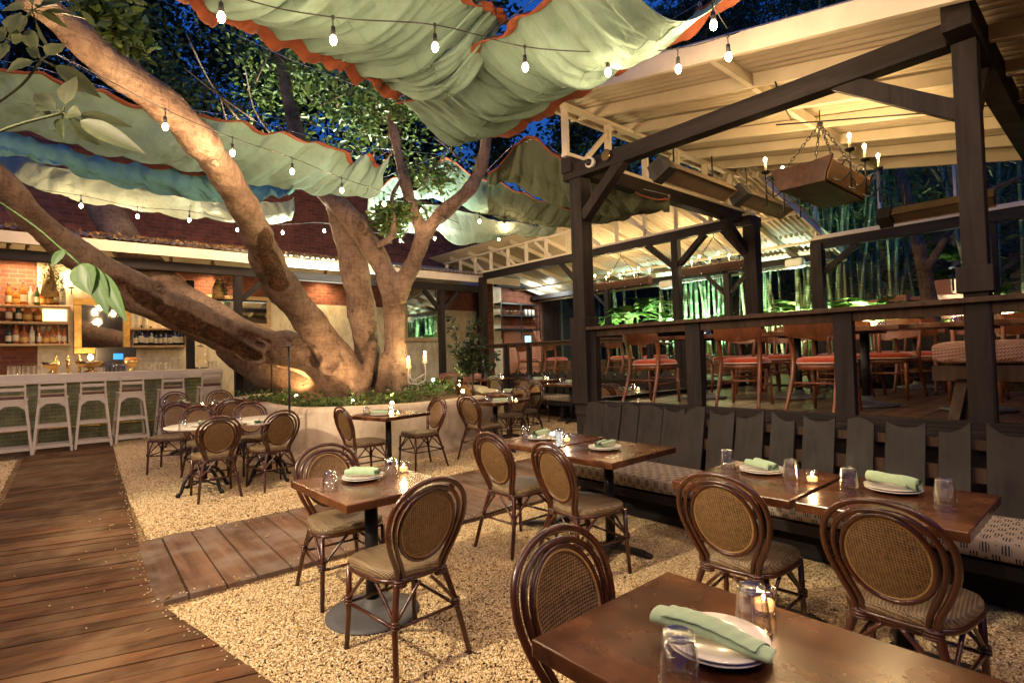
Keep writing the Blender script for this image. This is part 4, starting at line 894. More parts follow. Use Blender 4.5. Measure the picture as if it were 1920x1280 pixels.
def bottles(pxs,pyb,row,kinds,y):
    for i,px in enumerate(pxs):
        k=kinds[i%len(kinds)]; q=aty(px,pyb,y); l='%s, %s from left on the %s'%(bn[k],on[i],row); s_=random.uniform(.85,1.12)
        if k not in bu: bu.add(k); o=BP[k]; o.location=q; tag(o,l,'bottle','bottles on the bar shelves')
        else: o=dup(BP[k],q,random.uniform(0,6),l,'bottles on the bar shelves')
        o.scale=(s_,s_,s_)
YS=YW-.22
def shelves(label,pa,pb,rows,board=None):
    a=aty(pa,rows[0],YS); b=aty(pb,rows[0],YS); t=thing('wall_shelf',label,'shelf',(a.x,YW-.03,0)); 
    for r in rows: z=aty(pa,r,YS).z; MB().bb((-.05,-.33,z-.04),(b.x-a.x+.05,0,z)).build('shelf_board','shelf',t,.004)
    zz=aty(pa,rows[-1],YS).z; MB().bb((b.x-a.x+.01,-.32,zz),(b.x-a.x+.04,-.003,aty(pa,rows[0],YS).z-.041)).build('side_board','shelf',t)
    return t
shelves('left liquor shelves with three rows of bottles beside the mirror',6,126,(572,603,645)); shelves('right shelf of wine bottles between the mirror and the tree limb',251,344,(615,648))
bottles((16,30,44,58,70,82,93,105,117),572,'top left shelf',(0,1,0,3,2,1,1,0,3),YS); bottles((17,35,52,72),603,'middle left shelf',(0,2,1,1),YS); bottles((16,30,45,60,74,87,98,110,121),645,'bottom left shelf',(2,0,1,3,0,1,1,0,0),YS)
bottles((258,272),615,'upper right shelf',(3,3),YS); bottles((255,265,274,283,292,301,310,319,327,334,341),648,'wine shelf right of the mirror',(4,),YS)
# backlit panel behind the middle shelf
a=aty(80,601,YW-.05);b=aty(125,577,YW-.05); tag(MB().bb((a.x,YW-.05,a.z),(b.x,YW-.032,b.z)).build('lit_panel',emis('lit_panel_glow',(1,.72,.32),1.6)),'glowing pale panel behind the middle shelf of the left liquor shelves','light panel')
# mirror and other frames
def framed(label,p0,p1,y,fm,im,fw,name='wall_mirror'):
    a=aty(p0[0],p1[1],y);b=aty(p1[0],p0[1],y); t=thing(name,label,'mirror',(a.x,y,a.z)); X,Z_=b.x-a.x,b.z-a.z
    MB().bb((fw*.6,-.02,fw*.6),(X-fw*.6,.0,Z_-fw*.6)).build('mirror_glass',im,t)
    for q,r in (((0,-.06,0),(X,.0,fw)),((0,-.06,Z_-fw),(X,.0,Z_)),((0,-.058,fw),(fw,.0,Z_-fw)),((X-fw,-.058,fw),(X,.0,Z_-fw))): MB().bb(q,r).build('frame_bar',fm,t,.012)
    return t
framed('large gilt framed mirror over the middle of the bar',(138,563),(244,664),YW-.04,'gold','mirror',.13)
framed('low wood framed mirror behind the tree limb',(384,558),(507,613),YW-.04,'shelf','mirror',.09)
framed('wide framed mirror on the plaster wall right of the tree',(757,528),(823,640),YW-.04,'shelf','mirror',.12)
# register, taps, fruit, glassware
def on(px,dy=.25): q=aty(px,690,YB+dy); return Vector((q.x,YB+dy,ct))
q=on(218,.35); t=thing('till','dark till screen seen from behind with a small blue light, on the bar','register',q); MB().box((0,0,.27),(.62,.05,.36)).build('screen','black',t,.015); MB().box((0,.1,.05),(.3,.3,.1)).build('stand','black',t,.01); MB().box((.03,-.027,.28),(.15,.004,.11)).build('logo_light',emis('blue_glow',(.02,.22,.9),.8),t)
t=thing('beer_taps','cluster of brass beer taps on the bar','taps',on(127,.2))
for x in (-.16,0,.16):
    m=MB(); m.tube([(x,0,0),(x,0,.20)],.022,10); m.tube([(x,0,.17),(x,-.09,.17),(x,-.10,.10)],.012,8); m.ball((x,0,.22),.035,10,8); m.tube([(x,0,.24),(x,0,.33)],.014,8); m.build('tap','brass',t)
def bowl(px,label,nm,matn,k=1.0):
    t=thing(nm,label,'bowl',on(px,.15)); MB().lathe([(0,0),(.07*k,0),(.075*k,.015),(.03*k,.04),(.03*k,.07),(.12*k,.11),(.17*k,.20),(.165*k,.20),(.11*k,.12),(0,.09)],24).build('bowl_body',matn,t); return t
t=bowl(170,'footed brass bowl with a glowing candle on the bar','candle_bowl','brass',1.4); MB().ball((0,0,.27),.035,10,8,(1,1,1.4)).build('flame','flame',t); light(t,(0,-.05,.4),5,(1,.62,.28),.03)
t=bowl(247,'shallow bowl heaped with oranges and lemons on the bar','fruit_bowl','brass',.8); 
M['fruit']=mat('orange_fruit',(.75,.30,.05),.5,.3,3,.1)
for i in range(7): MB().ball((.07*math.cos(i*.9),.07*math.sin(i*.9),.16+.05*(i%2)+(.05 if i==6 else 0)),.05,10,7).build('fruit','fruit',t)
t=bowl(97,'copper bowl of limes left of the beer taps','lime_bowl','brass',.8); M['lime']=mat('lime_fruit',(.25,.42,.06),.5,.2,3,.1)
for i in range(5): MB().ball((.06*math.cos(i*1.25),.06*math.sin(i*1.25),.18),.04,9,6).build('fruit','lime',t)
HW=MB().lathe([(.04,0),(.04,.006),(.005,.01),(.005,.09),(.035,.12),(.045,.17),(.035,.23)],14).build('wine_glass','glass'); hu=[False]; SG=MB().lathe([(0,.0),(.045,0),(.05,.15),(.047,.15),(.042,.01),(0,.01)],12).build('bar_glass','glass'); su=[False]
for i in range(8):
    q=aty(262+i*10.5,655,YS); q.z=aty(262,664,YS).z-.0
    l='wine glass hanging under the wine shelf, %s from left'%['first','second','third','fourth','fifth','sixth','seventh','eighth'][i]
    o=HW if not hu[0] else dup(HW,q,0,l); hu[0]=True; o.location=(q.x,q.y,q.z+.05); o.rotation_euler=(PI,0,0); tag(o,l,'glass','wine glasses hanging at the bar')
rows=[(20,.3,'left of the till, group one'),(32,.38,''),(48,.3,''),(58,.4,''),(68,.3,''),(76,.42,''),(198,.2,''),(206,.25,''),(214,.2,''),(222,.25,''),(232,.2,''),(268,.25,''),(277,.3,''),(286,.25,''),(296,.3,''),(306,.25,''),(316,.3,''),(395,.3,''),(402,.35,'')]
for i,(px,dy,_) in enumerate(rows):
    p=on(px,dy); l='clear drinking glass standing on the bar, %s'%('left of the copper lime bowl' if px<90 else 'in front of the till' if px<240 else 'right of the fruit bowl' if px<330 else 'beside the drink dispenser')
    o=SG if not su[0] else dup(SG,p,0,l); su[0]=True; o.location=p; tag(o,l,'glass','glasses lined up '+('left of the lime bowl' if px<90 else 'by the till' if px<240 else 'right of the fruit bowl' if px<330 else 'by the dispenser'))
t=thing('drink_dispenser','large glass drink dispenser at the right end of the bar','dispenser',on(376,.35)); MB().lathe([(0,.03),(.15,.03),(.16,.05),(.16,.40),(.12,.44),(.05,.45)],20).build('jar','votive',t); MB().lathe([(0,0),(.13,0),(.13,.03),(0,.03)],16).build('base','steel',t); MB().lathe([(.06,.45),(.06,.47),(.01,.48),(.015,.5),(0,.51)],14).build('lid','steel',t)
# wall lamps near the bar
q=aty(134,540,YW-.12); t=thing('wall_candle','small wall candle lamp above the left of the gilt mirror','wall lamp',q); MB().tube([(0,.1,-.1),(0,0,-.12),(0,0,-.02)],.01,6).build('bracket','iron',t); MB().lathe([(0,-.02),(.05,0),(.055,.02)],12).build('dish','iron',t); candle(t,(0,0,0),.1,10)
# dried flower bundles hanging
for px,y0,y1,l in ((92,478,560,'bundle of dried flowers hanging left of the gilt mirror'),(409,505,562,'bundle of dried flowers hanging right of the limb by the bar post')):
    a=aty(px,y0,YW-.9 if px>200 else YW-.4); t=thing('dried_bouquet',l,'dried flowers',a); hh=a.z-aty(px,y1,a.y).z
    MB().tube([(0,0,0),(0,0,-hh*.3)],.012,6).build('cord','iron',t); MB().tube([(0,0,-hh*.25),(0,0,-hh*.5),(0,0,-hh*.95)],[.03,.09,.13],10).build('wrap','bouquet',t)
    n=420; C=rng.normal(size=(n,3))*np.array([.10,.08,.16])+np.array([.06,-.02,-hh*.55]); V,Fq,r=leafmesh(C,.09,.5,.15); npbuild('stems',V,Fq,r,'leaf_dark',t)
# ---------------------------------------------------------------- canopy over the bar
YC=11.1; zc=aty(480,475,YC).z; zc0=aty(0,425,YC).z
k=thing('bar_canopy','corrugated lean-to roof with cream fascia over the bar front','roof',(0,YC,zc)); xr=aty(975,520,YC).x
corr(k,(-3.5,-.02,.02),(xr+3.5,0,0),(0,YW-YC,.62),amp=.022,pitch=.11)
MB().bb((-3.5,-.01,-.20),(xr,.03,-.02)).build('fascia','cream',k,.004)
for x in np.arange(-3.2,xr,.8): MB().beam((x,.03,-.06),(x,YW-YC,.53),.05,.10).build('rafter','cream',k)
n=900; C=np.stack([rng.uniform(-1.5,5.5,n),rng.uniform(0,.7,n)**1.5,np.zeros(n)],1); C[:,2]=.05+C[:,1]*.24+rng.uniform(0,.03,n); V,Fq,r=leafmesh(C,.07,0,.6)
M['dry_leaf']=leafm('dry_leaves',(.10,.055,.02),(.35,.20,.08)); o=npbuild('fallen_leaves',V,Fq,r,'dry_leaf'); o.location=(0,YC,zc); tag(o,kind='stuff')
zz=zc-.33; beams('timber_beam','dark beam beneath the bar canopy',[((-3.4,YC+.35,zz),(xr-1.2,YC+.35,zz),.12,.17,'darkx')],[])
for px,x_,l,br in ((357,None,'slim black post rising from the bar counter',0),(447,None,'black post at the right end of the bar with a blue-lit brace',1),(829,None,'dark post with knee braces right of the framed mirror',2)):
    yp=YC+.35 if br else YB+.3; q=aty(px,650,yp); t=thing('post',l,'post',(q.x,yp,0),0,'dark timber posts')
    MB().bb((-.07,-.07,gz(q.x,yp)-.1 if br else ct),(.07,.07,zz-.09)).build('shaft','dark',t,.006)
    if br: MB().beam((.07,0,zz-.55),(.5,0,zz-.11),.1,.09).build('knee_brace','dark',t)
    if br==2: MB().beam((-.07,0,zz-.55),(-.5,0,zz-.11),.1,.09).build('knee_brace','dark',t)
# under-canopy lights (small spots seen along the header)
for i,px in enumerate((17,52,320,610,398)):
    q=aty(px,478+ (px-17)*.05,YW-.3); t=thing('spot_lamp','small wall-washing spot lamp under the bar canopy, %s from left'%['first','second','third','fifth','fourth'][i],'spot lamp',(q.x,YW-.35,ztop+.1),0,'canopy spot lamps')
    MB().tube([(0,0,0),(0,.04,-.1)],[.03,.045],12).build('lamp_body','steel',t); MB().lathe([(0,0),(.03,0)],10,(0,.04,-.102)).build('lamp_face','candlelit',t)
    light(t,(0,-.02,-.16),48,(1,.70,.36),.05,'SPOT',(0,.15,-1.6),130,.9)
# dark lounge seat near the bar end
q=aty(505,745,12.3); t=thing('lounge_chair','dark upholstered lounge chair beyond the planter, right of the bar end post','chair',(q.x,12.4,gz(q.x,12.4))); MB().box((0,0,.45),(.75,.6,.18)).build('seat','leather',t,.05); MB().box((-.1,.32,.8),(.75,.14,.7)).build('backrest','plank',t,.05); MB().box((0,0,.2),(.6,.5,.3)).build('base','black',t,.01)
# ---------------------------------------------------------------- right end of the back wall: lattice, service station, shutters
YR=12.75
xl=aty(897,600,YW-.3).x; xl2=aty(921,600,YW-.3).x
t=thing('lattice_panel','tall dark lattice panel between the plaster wall and the service shelves','lattice',(xl,YW-.3,0)); Wd=xl2-xl; m=MB(); HH=3.6
MB().bb((0,.02,0),(Wd,.06,HH)).build('backing','brown_dark',t)
for i in range(-12,40):
    z=i*.12
    for s_ in(1,-1):
        a=(0,z) ; b=(Wd,z+s_*Wd)
        if -.2<b[1]<HH and a[1]>0 and a[1]<HH: m.beam((a[0],-.0-.006*s_,a[1]),(b[0],-.0-.006*s_,b[1]),.008,.03,up=(0,1,0))
m.build('slats','dark',t); MB().bb((-.04,-.02,0),(.0,.05,HH)).build('frame_bar','dark',t); MB().bb((Wd,-.02,0),(Wd+.04,.05,HH)).build('frame_bar','dark',t)
X0=aty(925,600,YR).x; X1=aty(1016,600,YR).x; X2=aty(1052,600,YR).x; X3=aty(1125,600,YR).x
w2=thing('service_wall','short brick wall with plaster strip behind the service shelves','wall',(X0,YR,0)); MB().bb((0,0,0),(X1-X0,.3,4.2)).build('brickwork','brick',w2); MB().bb((0,-.02,0),(.32,.0,3.9)).build('plaster_strip','plaster',w2); MB().bb((.4,-.015,.9),(X1-X0-.1,.0,aty(970,620,YR).z)).build('tiled_strip','terracotta',w2)
t=thing('metal_shelf','black metal shelf unit with glassware in the service station','shelf',(aty(940,600,YR-.35).x,YR-.35,0)); A=0; Bx=aty(1012,600,YR-.35).x-aty(940,600,YR-.35).x; zs_=[aty(975,p,YR-.35).z for p in (570,592,617)]
for z in zs_: MB().bb((0,0,z-.02),(Bx,.33,z+.02)).build('shelf_board','iron',t)
for x in (0,Bx*.5,Bx): MB().bb((x-.02,-.012,zs_[2]-.3),(x+.02,-.001,zs_[0]+.06)).build('upright','iron',t); 
for i in range(9): MB().lathe([(0,.02),(.05,.02),(.05,.22),(.046,.22),(.044,.03),(0,.03)],10,(.2+i*(Bx-.35)/8,.15,zs_[1])).build('shelved_glass','whiteplastic' if i>5 else 'votive',t)
light(t,(Bx*.7,-.9,zs_[0]+.35),38,(.85,.95,.9),.12)
t=thing('small_screen','small bright blue screen on the service station','screen',aty(990,636,YR-.5)); MB().box((0,0,0),(.24,.02,.2)).build('panel',emis('screen_glow',(.25,.62,.9),1.2),t); MB().box((0,.02,-.12),(.1,.08,.05)).build('stand','black',t)
def shutter(xa,xb,label):
    t=thing('shutter',label,'shutter',(xa,YR,0),0,'grey green louvred shutters'); Wd=xb-xa; m=MB()
    for i in range(64): m.box((Wd/2,-.01,1.0+i*.04),(Wd-.1,.03,.012),rot=Euler((.6,0,0)))
    m.build('louvres','green_shutter',t); MB().bb((.04,.005,.9),(Wd-.04,.03,3.6)).build('backing','black',t)
    for a,b in ((0,.06),(Wd-.06,Wd)): MB().bb((a,-.035,.9),(b,.02,3.7)).build('stile','green_shutter',t,.004)
    for a in (.9,3.56): MB().bb((.06,-.033,a),(Wd-.06,.02,a+.09)).build('rail','green_shutter',t,.004)
X4=aty(1088,600,YR).x
shutter(X2,X4,'louvred shutter left of the tall corner post'); shutter(X4+.02,X3,'louvred shutter right of the tall corner post')
t=thing('lattice_door','dark door with diagonal lattice right of the service shelves','door',(X1,YR+.02,0)); MB().bb((.02,0,0),(X2-X1-.02,.06,3.9)).build('panel','brown_dark',t); m=MB(); Wd=X2-X1-.2
for i in range(16):
    z=1.0+i*.12
    for s_ in (1,-1): m.beam((.1,-.01-.006*s_,z+(0 if s_>0 else Wd)),(.1+Wd,-.01-.006*s_,z+(Wd if s_>0 else 0)),.008,.03,up=(0,1,0))
m.build('lattice','dark',t)
t=thing('timber_wall','dark boarded wall behind the second deck','wall',(X3,YR+.02,0)); 
m=MB()
for i in range(8): m.bb((i*.15,0,0),(i*.15+.14,.04,3.6))
m.build('boards','dark',t)
beams('timber_beam','grey brown beam above the service shelves',[((X0-.3,YR-.5,3.6),(X3+.3,YR-.5,3.6),.12,.2,'darkx')],[((X2+.05,YR-.5,3.0),(X2-.45,YR-.5,3.5),.08,.08)])
# lower boarding under the second-deck rail seen at its far end
# ================================================================ PLANTER
top=[(590,776),(640,777),(700,772),(775,755),(850,745),(900,738),(942,732)]
poly=[(2.75,11.6),(2.45,8.4),(2.50,7.50),(2.95,7.02),(3.45,6.74),(3.9,6.60),(4.75,6.66),(5.95,7.10),(6.6,7.9),(7.5,9.6),(7.2,11.5),(5.5,12.0),(3.6,12.0)]
def round_poly(P,n=4):
    out=[]
    for i in range(len(P)):
        a,b,c=Vector(P[i-1]),Vector(P[i]),Vector(P[(i+1)%len(P)]); r=min(.3,(a-b).length*.4,(c-b).length*.4); p=b+(a-b).normalized()*r;q=b+(c-b).normalized()*r
        for k in range(n+1): t_=k/n; out.append(tuple(p.lerp(b,t_).lerp(b.lerp(q,t_),t_)))
    return out
RP=round_poly(poly); cx=sum(p[0] for p in RP)/len(RP); cy=sum(p[1] for p in RP)/len(RP)
def ins(d): 
    out=[]; n=len(RP)
    for i in range(n):
        a,b,c=Vector(RP[i-1]),Vector(RP[i]),Vector(RP[(i+1)%n]); t_=(c-a).normalized(); nn=Vector((t_.y,-t_.x)); 
        if nn.dot(Vector((cx,cy))-b)<0: nn=-nn
        out.append(tuple(b+nn*d))
    return out
gp=gz(4,8); ZT=.73+gp; t=thing('planter','large low rendered planter wall around the tree','planter',(0,0,0)); m=MB(); n=len(RP)
L=[(-.10,-.1),(-.10,.13),(-.07,.16),(0.0,.17+gp),(.01,ZT-.08),(.04,ZT-.02),(.10,ZT),(.22,ZT),(.28,ZT-.03),(.30,ZT-.16)]; v=[]
for d,z in L: v+=[(x+.012*math.sin(x*7+z*5),y+.012*math.sin(y*6+z*3),z) for x,y in ins(d)]
f=[(r*n+i,r*n+(i+1)%n,(r+1)*n+(i+1)%n,(r+1)*n+i) for r in range(len(L)-1) for i in range(n)]
m.add(v,f,True).build('rendered_wall','planter',t)
so=MB(); I=ins(.28); so.add([(x,y,ZT-.10) for x,y in I]+[(cx,cy,ZT+.05)],[(i,(i+1)%n,n) for i in range(n)],True); so.build('soil_bed','soil',t)
# ================================================================ TREE
def limb(pts):
    """pts: (px,py,radius px,depth) -> world points and radii"""
    k=.80 if pts[0][0]>500 else .82; P=[at(a,b,d) for a,b,r,d in pts]; R=[r*k*d/F for a,b,r,d in pts]; return P,R
LIMBS=[
 [(-70,262,27,5.3),(0,337,27,5.6),(60,408,29,6),(125,462,35,6.5),(200,515,40,7.0),(280,563,42,7.5),(350,592,41,8.0),(420,628,41,8.5),(490,648,41,8.9),(560,658,40,9.2),(620,695,42,9.4),(655,750,50,9.5)],
 [(40,-15,34,3.9),(100,28,35,4.1),(160,80,38,4.3),(220,135,39,4.55),(285,178,39,4.85),(335,222,39,5.15),(375,265,38,5.45),(408,310,36,5.8),(437,355,34,6.2),(460,395,33,6.6),(478,430,33,6.95),(492,465,35,7.3),(505,500,37,7.65),(535,545,36,8.1),(570,590,35,8.5),(610,640,37,8.95),(648,700,40,9.25),(665,750,46,9.4)],
 [(612,330,26,9.2),(632,385,28,9.3),(650,440,31,9.4),(664,500,32,9.5),(675,560,33,9.6),(684,620,31,9.65),(692,680,30,9.7),(700,745,36,9.7)],
 [(520,80,12,9.5),(540,180,14,9.3),(560,260,17,9.1),(600,345,21,9),(650,400,25,9.0),(675,432,26,9.1),(703,475,25,9.2),(724,515,25,9.25),(736,560,25,9.3),(740,610,24,9.35),(742,660,27,9.35),(745,725,36,9.35)],
 [(700,80,6,9.0),(715,140,8,9.0),(725,190,10,9),(738,245,11,9.0),(749,300,12,9.05),(762,350,13,9.1),(777,400,14,9.15),(792,440,18,9.2),(779,480,19,9.2),(762,520,20,9.25),(746,560,22,9.3)],
 [(960,90,7,8.7),(935,150,9,8.7),(920,200,11,8.75),(912,248,13,8.8),(908,285,14,8.85),(899,322,15,8.9),(880,355,16,8.95),(848,385,17,9.0),(815,415,17,9.1),(796,440,18,9.2)],
 [(150,290,26,10.2),(175,350,30,10.2),(215,420,34,10.2),(262,490,37,10.1),(340,560,37,10),(430,612,36,9.9),(520,655,34,9.8),(600,690,34,9.7),(650,740,36,9.7)],
 [(420,650,24,10.4),(480,690,32,10.3),(540,715,36,10.2),(600,735,38,10),(640,770,40,9.9)],
 [(700,640,12,9.35),(690,700,14,9.2),(676,745,14,9.1),(668,770,10,9.05)],[(722,660,10,9.2),(716,710,12,9.1),(706,760,11,9.0)],[(735,680,12,9.2),(742,730,13,9.1),(748,765,9,9.05)],[(640,690,14,9.1),(668,735,14,9.0),(692,772,9,8.9)],[(590,690,12,9.2),(615,735,13,9.1),(640,775,9,9.0)]]
tr=thing('ficus_tree','huge old tree with several thick smooth limbs rising from the planter','tree',at(690,745,9.6)); TO=Vector(tr.location)
m=MB()
for l in LIMBS:
    P,R=limb(l); k=5; P2=cr(P,k); R2=crv(R,k); R2=[r*(1+.055*math.sin(i*.9)+.05*noise.noise(p*1.7)) for i,(r,p) in enumerate(zip(R2,P2))]
    m.tube([p-TO for p in P2],R2,18)
for px,py,d,rx_,ry_,tk,an in ((482,646,8.55,22,10,5,-15),(621,684,8.85,20,14,6,20),(468,662,8.5,30,16,5,-20),(677,424,8.85,10,12,4,10),(404,306,5.42,9,6,3,-50),(560,640,8.8,12,8,4,0),(735,560,9.05,9,12,3,0),(300,540,7.15,12,7,4,-30)):
    a0=math.radians(an); m.tube([at(px+rx_*math.cos(t_)*math.cos(a0)-ry_*math.sin(t_)*math.sin(a0),py-(rx_*math.cos(t_)*math.sin(a0)+ry_*math.sin(t_)*math.cos(a0)),d)-TO for t_ in [2*PI*i/16 for i in range(16)]],tk*d/F,7,True)
o=m.build('trunk','bark',tr)
md=o.modifiers.new('merge','REMESH'); md.mode='VOXEL'; md.voxel_size=.026; md.use_smooth_shade=True
md=o.modifiers.new('soft','SMOOTH'); md.iterations=6; md.factor=.6
tx=bpy.data.textures.new('bark_lumps','CLOUDS'); tx.noise_scale=.34; tx.noise_depth=3; md=o.modifiers.new('lumps','DISPLACE'); md.texture=tx; md.strength=.06; md.mid_level=.5; md.texture_coords='LOCAL'
tx=bpy.data.textures.new('bark_rings','CLOUDS'); tx.noise_scale=.09; tx.noise_depth=2; md=o.modifiers.new('fine','DISPLACE'); md.texture=tx; md.strength=.018; md.mid_level=.5
# open wounds in the bark: dark heartwood along parts of two limbs
def scarseg(px0,py0,px1,py1,d0,d1,r): return (at(px0,py0,d0)-TO,at(px1,py1,d1)-TO,r)
add_scars(M['bark'],[scarseg(499,446,505,485,6.9,7.2,.13),scarseg(505,485,522,532,7.2,7.7,.155),scarseg(222,530,300,580,6.85,7.35,.135),scarseg(300,582,350,605,7.3,7.8,.15),scarseg(350,608,430,644,7.8,8.3,.15),scarseg(430,644,480,672,8.3,8.65,.125),scarseg(120,502,222,545,6.35,6.9,.08),scarseg(452,625,500,640,8.45,8.7,.08)])
# tree foliage
def cloud(n,cl,size,dr=.3,asp=.42): 
    C=[]; 
    for i in range(n):
        c,s_=cl[random.randrange(len(cl))]; C.append([c[0]+random.gauss(0,s_),c[1]+random.gauss(0,s_),c[2]+random.gauss(0,s_*.7)])
    return leafmesh(np.array(C),size,dr,asp)
cl=[]
for i in range(150):
    px,py=random.uniform(240,900),random.uniform(-90,330)
    if 318<px<405 and py<165 and random.random()<.85: continue
    if 860<px<1010 and 190<py<330: continue
    cl.append((at(px,py,random.uniform(9.6,13.5)),random.uniform(.2,.42)))
for px,py,d,s_ in ((745,140,8.9,.22),(735,190,8.8,.2),(760,110,9,.22),(700,160,9,.25),(650,200,9,.25),(600,170,9.2,.3),(690,250,9.2,.25),(820,330,9,.18),(740,395,9.1,.13),(722,410,9.0,.12),(770,400,9.2,.12),(735,430,9.1,.1),(215,40,5.2,.13),(190,20,5.1,.12),(230,75,5.3,.1),(880,170,9.0,.2),(560,120,9.2,.3)): cl+=[(at(px,py,d),s_)]*3
V,Fq,r=cloud(15000,cl,.125); o=npbuild('crown',V-np.array(TO),Fq,r,'leaf',tr)
m=MB()
for i in range(34):
    a=at(random.uniform(420,900),random.uniform(150,330),random.uniform(9,10)); b=a+Vector((random.uniform(-1,1),random.uniform(-1,1),random.uniform(.3,1.3))); m.tube(cr([a-TO,a.lerp(b,.5)+Vector((random.gauss(0,.12),random.gauss(0,.12),0))-TO,b-TO],3),[.02]*3+[.012]*3+[.006],5)
P,R=limb([(707,460,8,8.95),(733,445,8,8.95),(738,410,7,8.95),(735,370,5,8.95),(750,340,4,8.95)]); m.tube([p-TO for p in cr(P,3)],crv(R,3),7)
m.build('branches','bark',tr)

# ================================================================ UNSEEN WALL, added to keep bright sky out of the bar mirror
t=thing('sky_block_wall','unseen dark wall added behind the camera to keep sky out of the mirror','wall',(-7,-7,0)); MB().bb((0,0,0),(22,.3,5.5)).build('wall_body','brown_dark',t); MB().bb((-.3,0,0),(0,20,5.0)).build('wall_body','brown_dark',t)
# ================================================================ BACKGROUND TREES, SHRUBS
def tree(name,label,base,h,cl,n,size,leaf,r=.12,group=None,lean=(0,0),asp=.42,dr=.3):
    t=thing(name,label,'tree',base,0,group); b=Vector(base); top=Vector((lean[0],lean[1],h))
    m=MB(); m.tube(cr([(0,0,0),top*.4+Vector((.1,0,0)),top],4),crv([r,r*.75,r*.3],4),9)
    for c,s_ in cl[:12]: m.tube([top*random.uniform(.5,.85),(Vector(c)-b)],[r*.4,r*.1],5)
    m.build('trunk','bark',t); V,Fq,q=cloud(n,cl,size,dr,asp); npbuild('crown',V-np.array(b),Fq,q,leaf,t); return t
def pxcl(x0,x1,y0,y1,d0,d1,k,s0,s1,skip=None):
    o=[]
    while len(o)<k:
        px,py=random.uniform(x0,x1),random.uniform(y0,y1)
        if skip and skip(px,py): continue
        o.append((at(px,py,random.uniform(d0,d1)),random.uniform(s0,s1)))
    return o
G='dark trees beyond the restaurant'
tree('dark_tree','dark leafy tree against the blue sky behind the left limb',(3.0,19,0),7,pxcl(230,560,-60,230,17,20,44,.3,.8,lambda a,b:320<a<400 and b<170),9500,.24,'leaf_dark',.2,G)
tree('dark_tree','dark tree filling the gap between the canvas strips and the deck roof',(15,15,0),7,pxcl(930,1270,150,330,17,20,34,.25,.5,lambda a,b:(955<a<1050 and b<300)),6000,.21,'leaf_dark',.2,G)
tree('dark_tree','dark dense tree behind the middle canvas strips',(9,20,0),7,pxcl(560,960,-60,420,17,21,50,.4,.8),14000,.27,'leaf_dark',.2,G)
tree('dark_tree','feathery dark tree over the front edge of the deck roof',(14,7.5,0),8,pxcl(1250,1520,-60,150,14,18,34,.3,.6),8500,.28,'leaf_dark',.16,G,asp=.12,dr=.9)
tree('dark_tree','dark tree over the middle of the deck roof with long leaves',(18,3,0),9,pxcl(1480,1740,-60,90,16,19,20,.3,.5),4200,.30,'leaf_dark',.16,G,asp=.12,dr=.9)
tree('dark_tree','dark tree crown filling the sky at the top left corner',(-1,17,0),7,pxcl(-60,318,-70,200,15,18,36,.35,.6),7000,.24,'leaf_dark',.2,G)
tree('dark_tree','dark shrubby tree behind the bar roof at the left edge',(.5,15.5,0),5,pxcl(60,250,330,430,12,12.9,16,.15,.3),2400,.12,'leaf_dark',.1,G)
# hillside behind the garden
m=MB(); m.grid(lambda u,v:Vector((17+6*v+2*math.sin(u*9)*v,-14+44*u,.2+9.0*v**.8+noise.noise(Vector((u*9,v*4,0)))*.6)),50,12)
tag(m.build('hillside','soil'),kind='structure')
M['hillcover']=leafm('hill_ivy',(.01,.022,.008),(.05,.075,.02)); n=15000; u=rng.uniform(0,1,n);v=rng.uniform(0,.75,n); C=np.stack([16.9+6*v+2*np.sin(u*9)*v,-14+44*u,.35+9*v**.8+rng.normal(0,.15,n)],1); V,Fq,r=leafmesh(C,.28,.2,.4); tag(npbuild('hill_groundcover',V,Fq,r,'hillcover'),kind='stuff')
# garden bed ground between deck and hill, terraces
m=MB(); m.bb((12.2,-9,.3),(17,14,1.25)); tag(m.build('garden_bed','soil'),kind='structure')
for (pa,pb,x,l) in (((1735,517),(1838,548),13.2,'salmon stucco retaining wall, upper one left of the tall right post'),((1848,538),(2000,560),12.9,'salmon stucco retaining wall right of the tall right post'),((1600,548),(1806,570),12.6,'low salmon stucco retaining wall behind the big deck table'),((1655,552),(1700,575),12.4,'short pale kerb wall between bamboo stems')):
    a=atx(pa[0],pb[1],x); b=atx(pb[0],pa[1],x); t=thing('retaining_wall',l,'wall',(x,b.y,a.z-.6),0,'stucco terrace walls'); MB().bb((0,0,0),(.3,abs(a.y-b.y),b.z-a.z+.6)).build('wall_body','terracotta',t,.02)
# bamboo clumps
def culm_proto(h,lean):
    m=MB(); P=[];R=[]; k=int(h/.34)
    for i in range(k+1):
        z=h*i/k; x=lean*(z/h)**2*h; P+= [(x,0,z-.012),(x,0,z),(x,0,z+.012)]; R+=[.036*(1-.4*z/h),.041*(1-.4*z/h),.036*(1-.4*z/h)]
    return m.tube(P,R,8).build('culm','bamboo')
CP=[culm_proto(7.5,.06),culm_proto(7.0,-.08),culm_proto(6.6,.14)]; cu=set()
def clump(label,x,y,n,sp,z=1.2,lf=700):
    t=thing('bamboo_clump',label,'bamboo',(x,y,z),0,'lit bamboo clumps behind the decks')
    for i in range(n):
        k=random.randrange(3); o=CP[k] if k not in cu else CP[k].copy()
        if k in cu: COL.objects.link(o)
        cu.add(k); o.parent=t; o.location=(random.uniform(-.35,.35),random.uniform(-sp,sp),-.1); o.rotation_euler=(random.gauss(0,.05),random.gauss(0,.05),random.uniform(0,6.28)); s_=random.uniform(.75,1.3); o.scale=(s_,s_,random.uniform(.9,1.1))
    C=np.stack([rng.normal(0,.8,lf),rng.normal(0,sp+.5,lf),rng.uniform(2.9,6.5,lf)],1); V,Fq,r=leafmesh(C,.26,.8,.13); npbuild('foliage',V,Fq,r,'leaf',t)
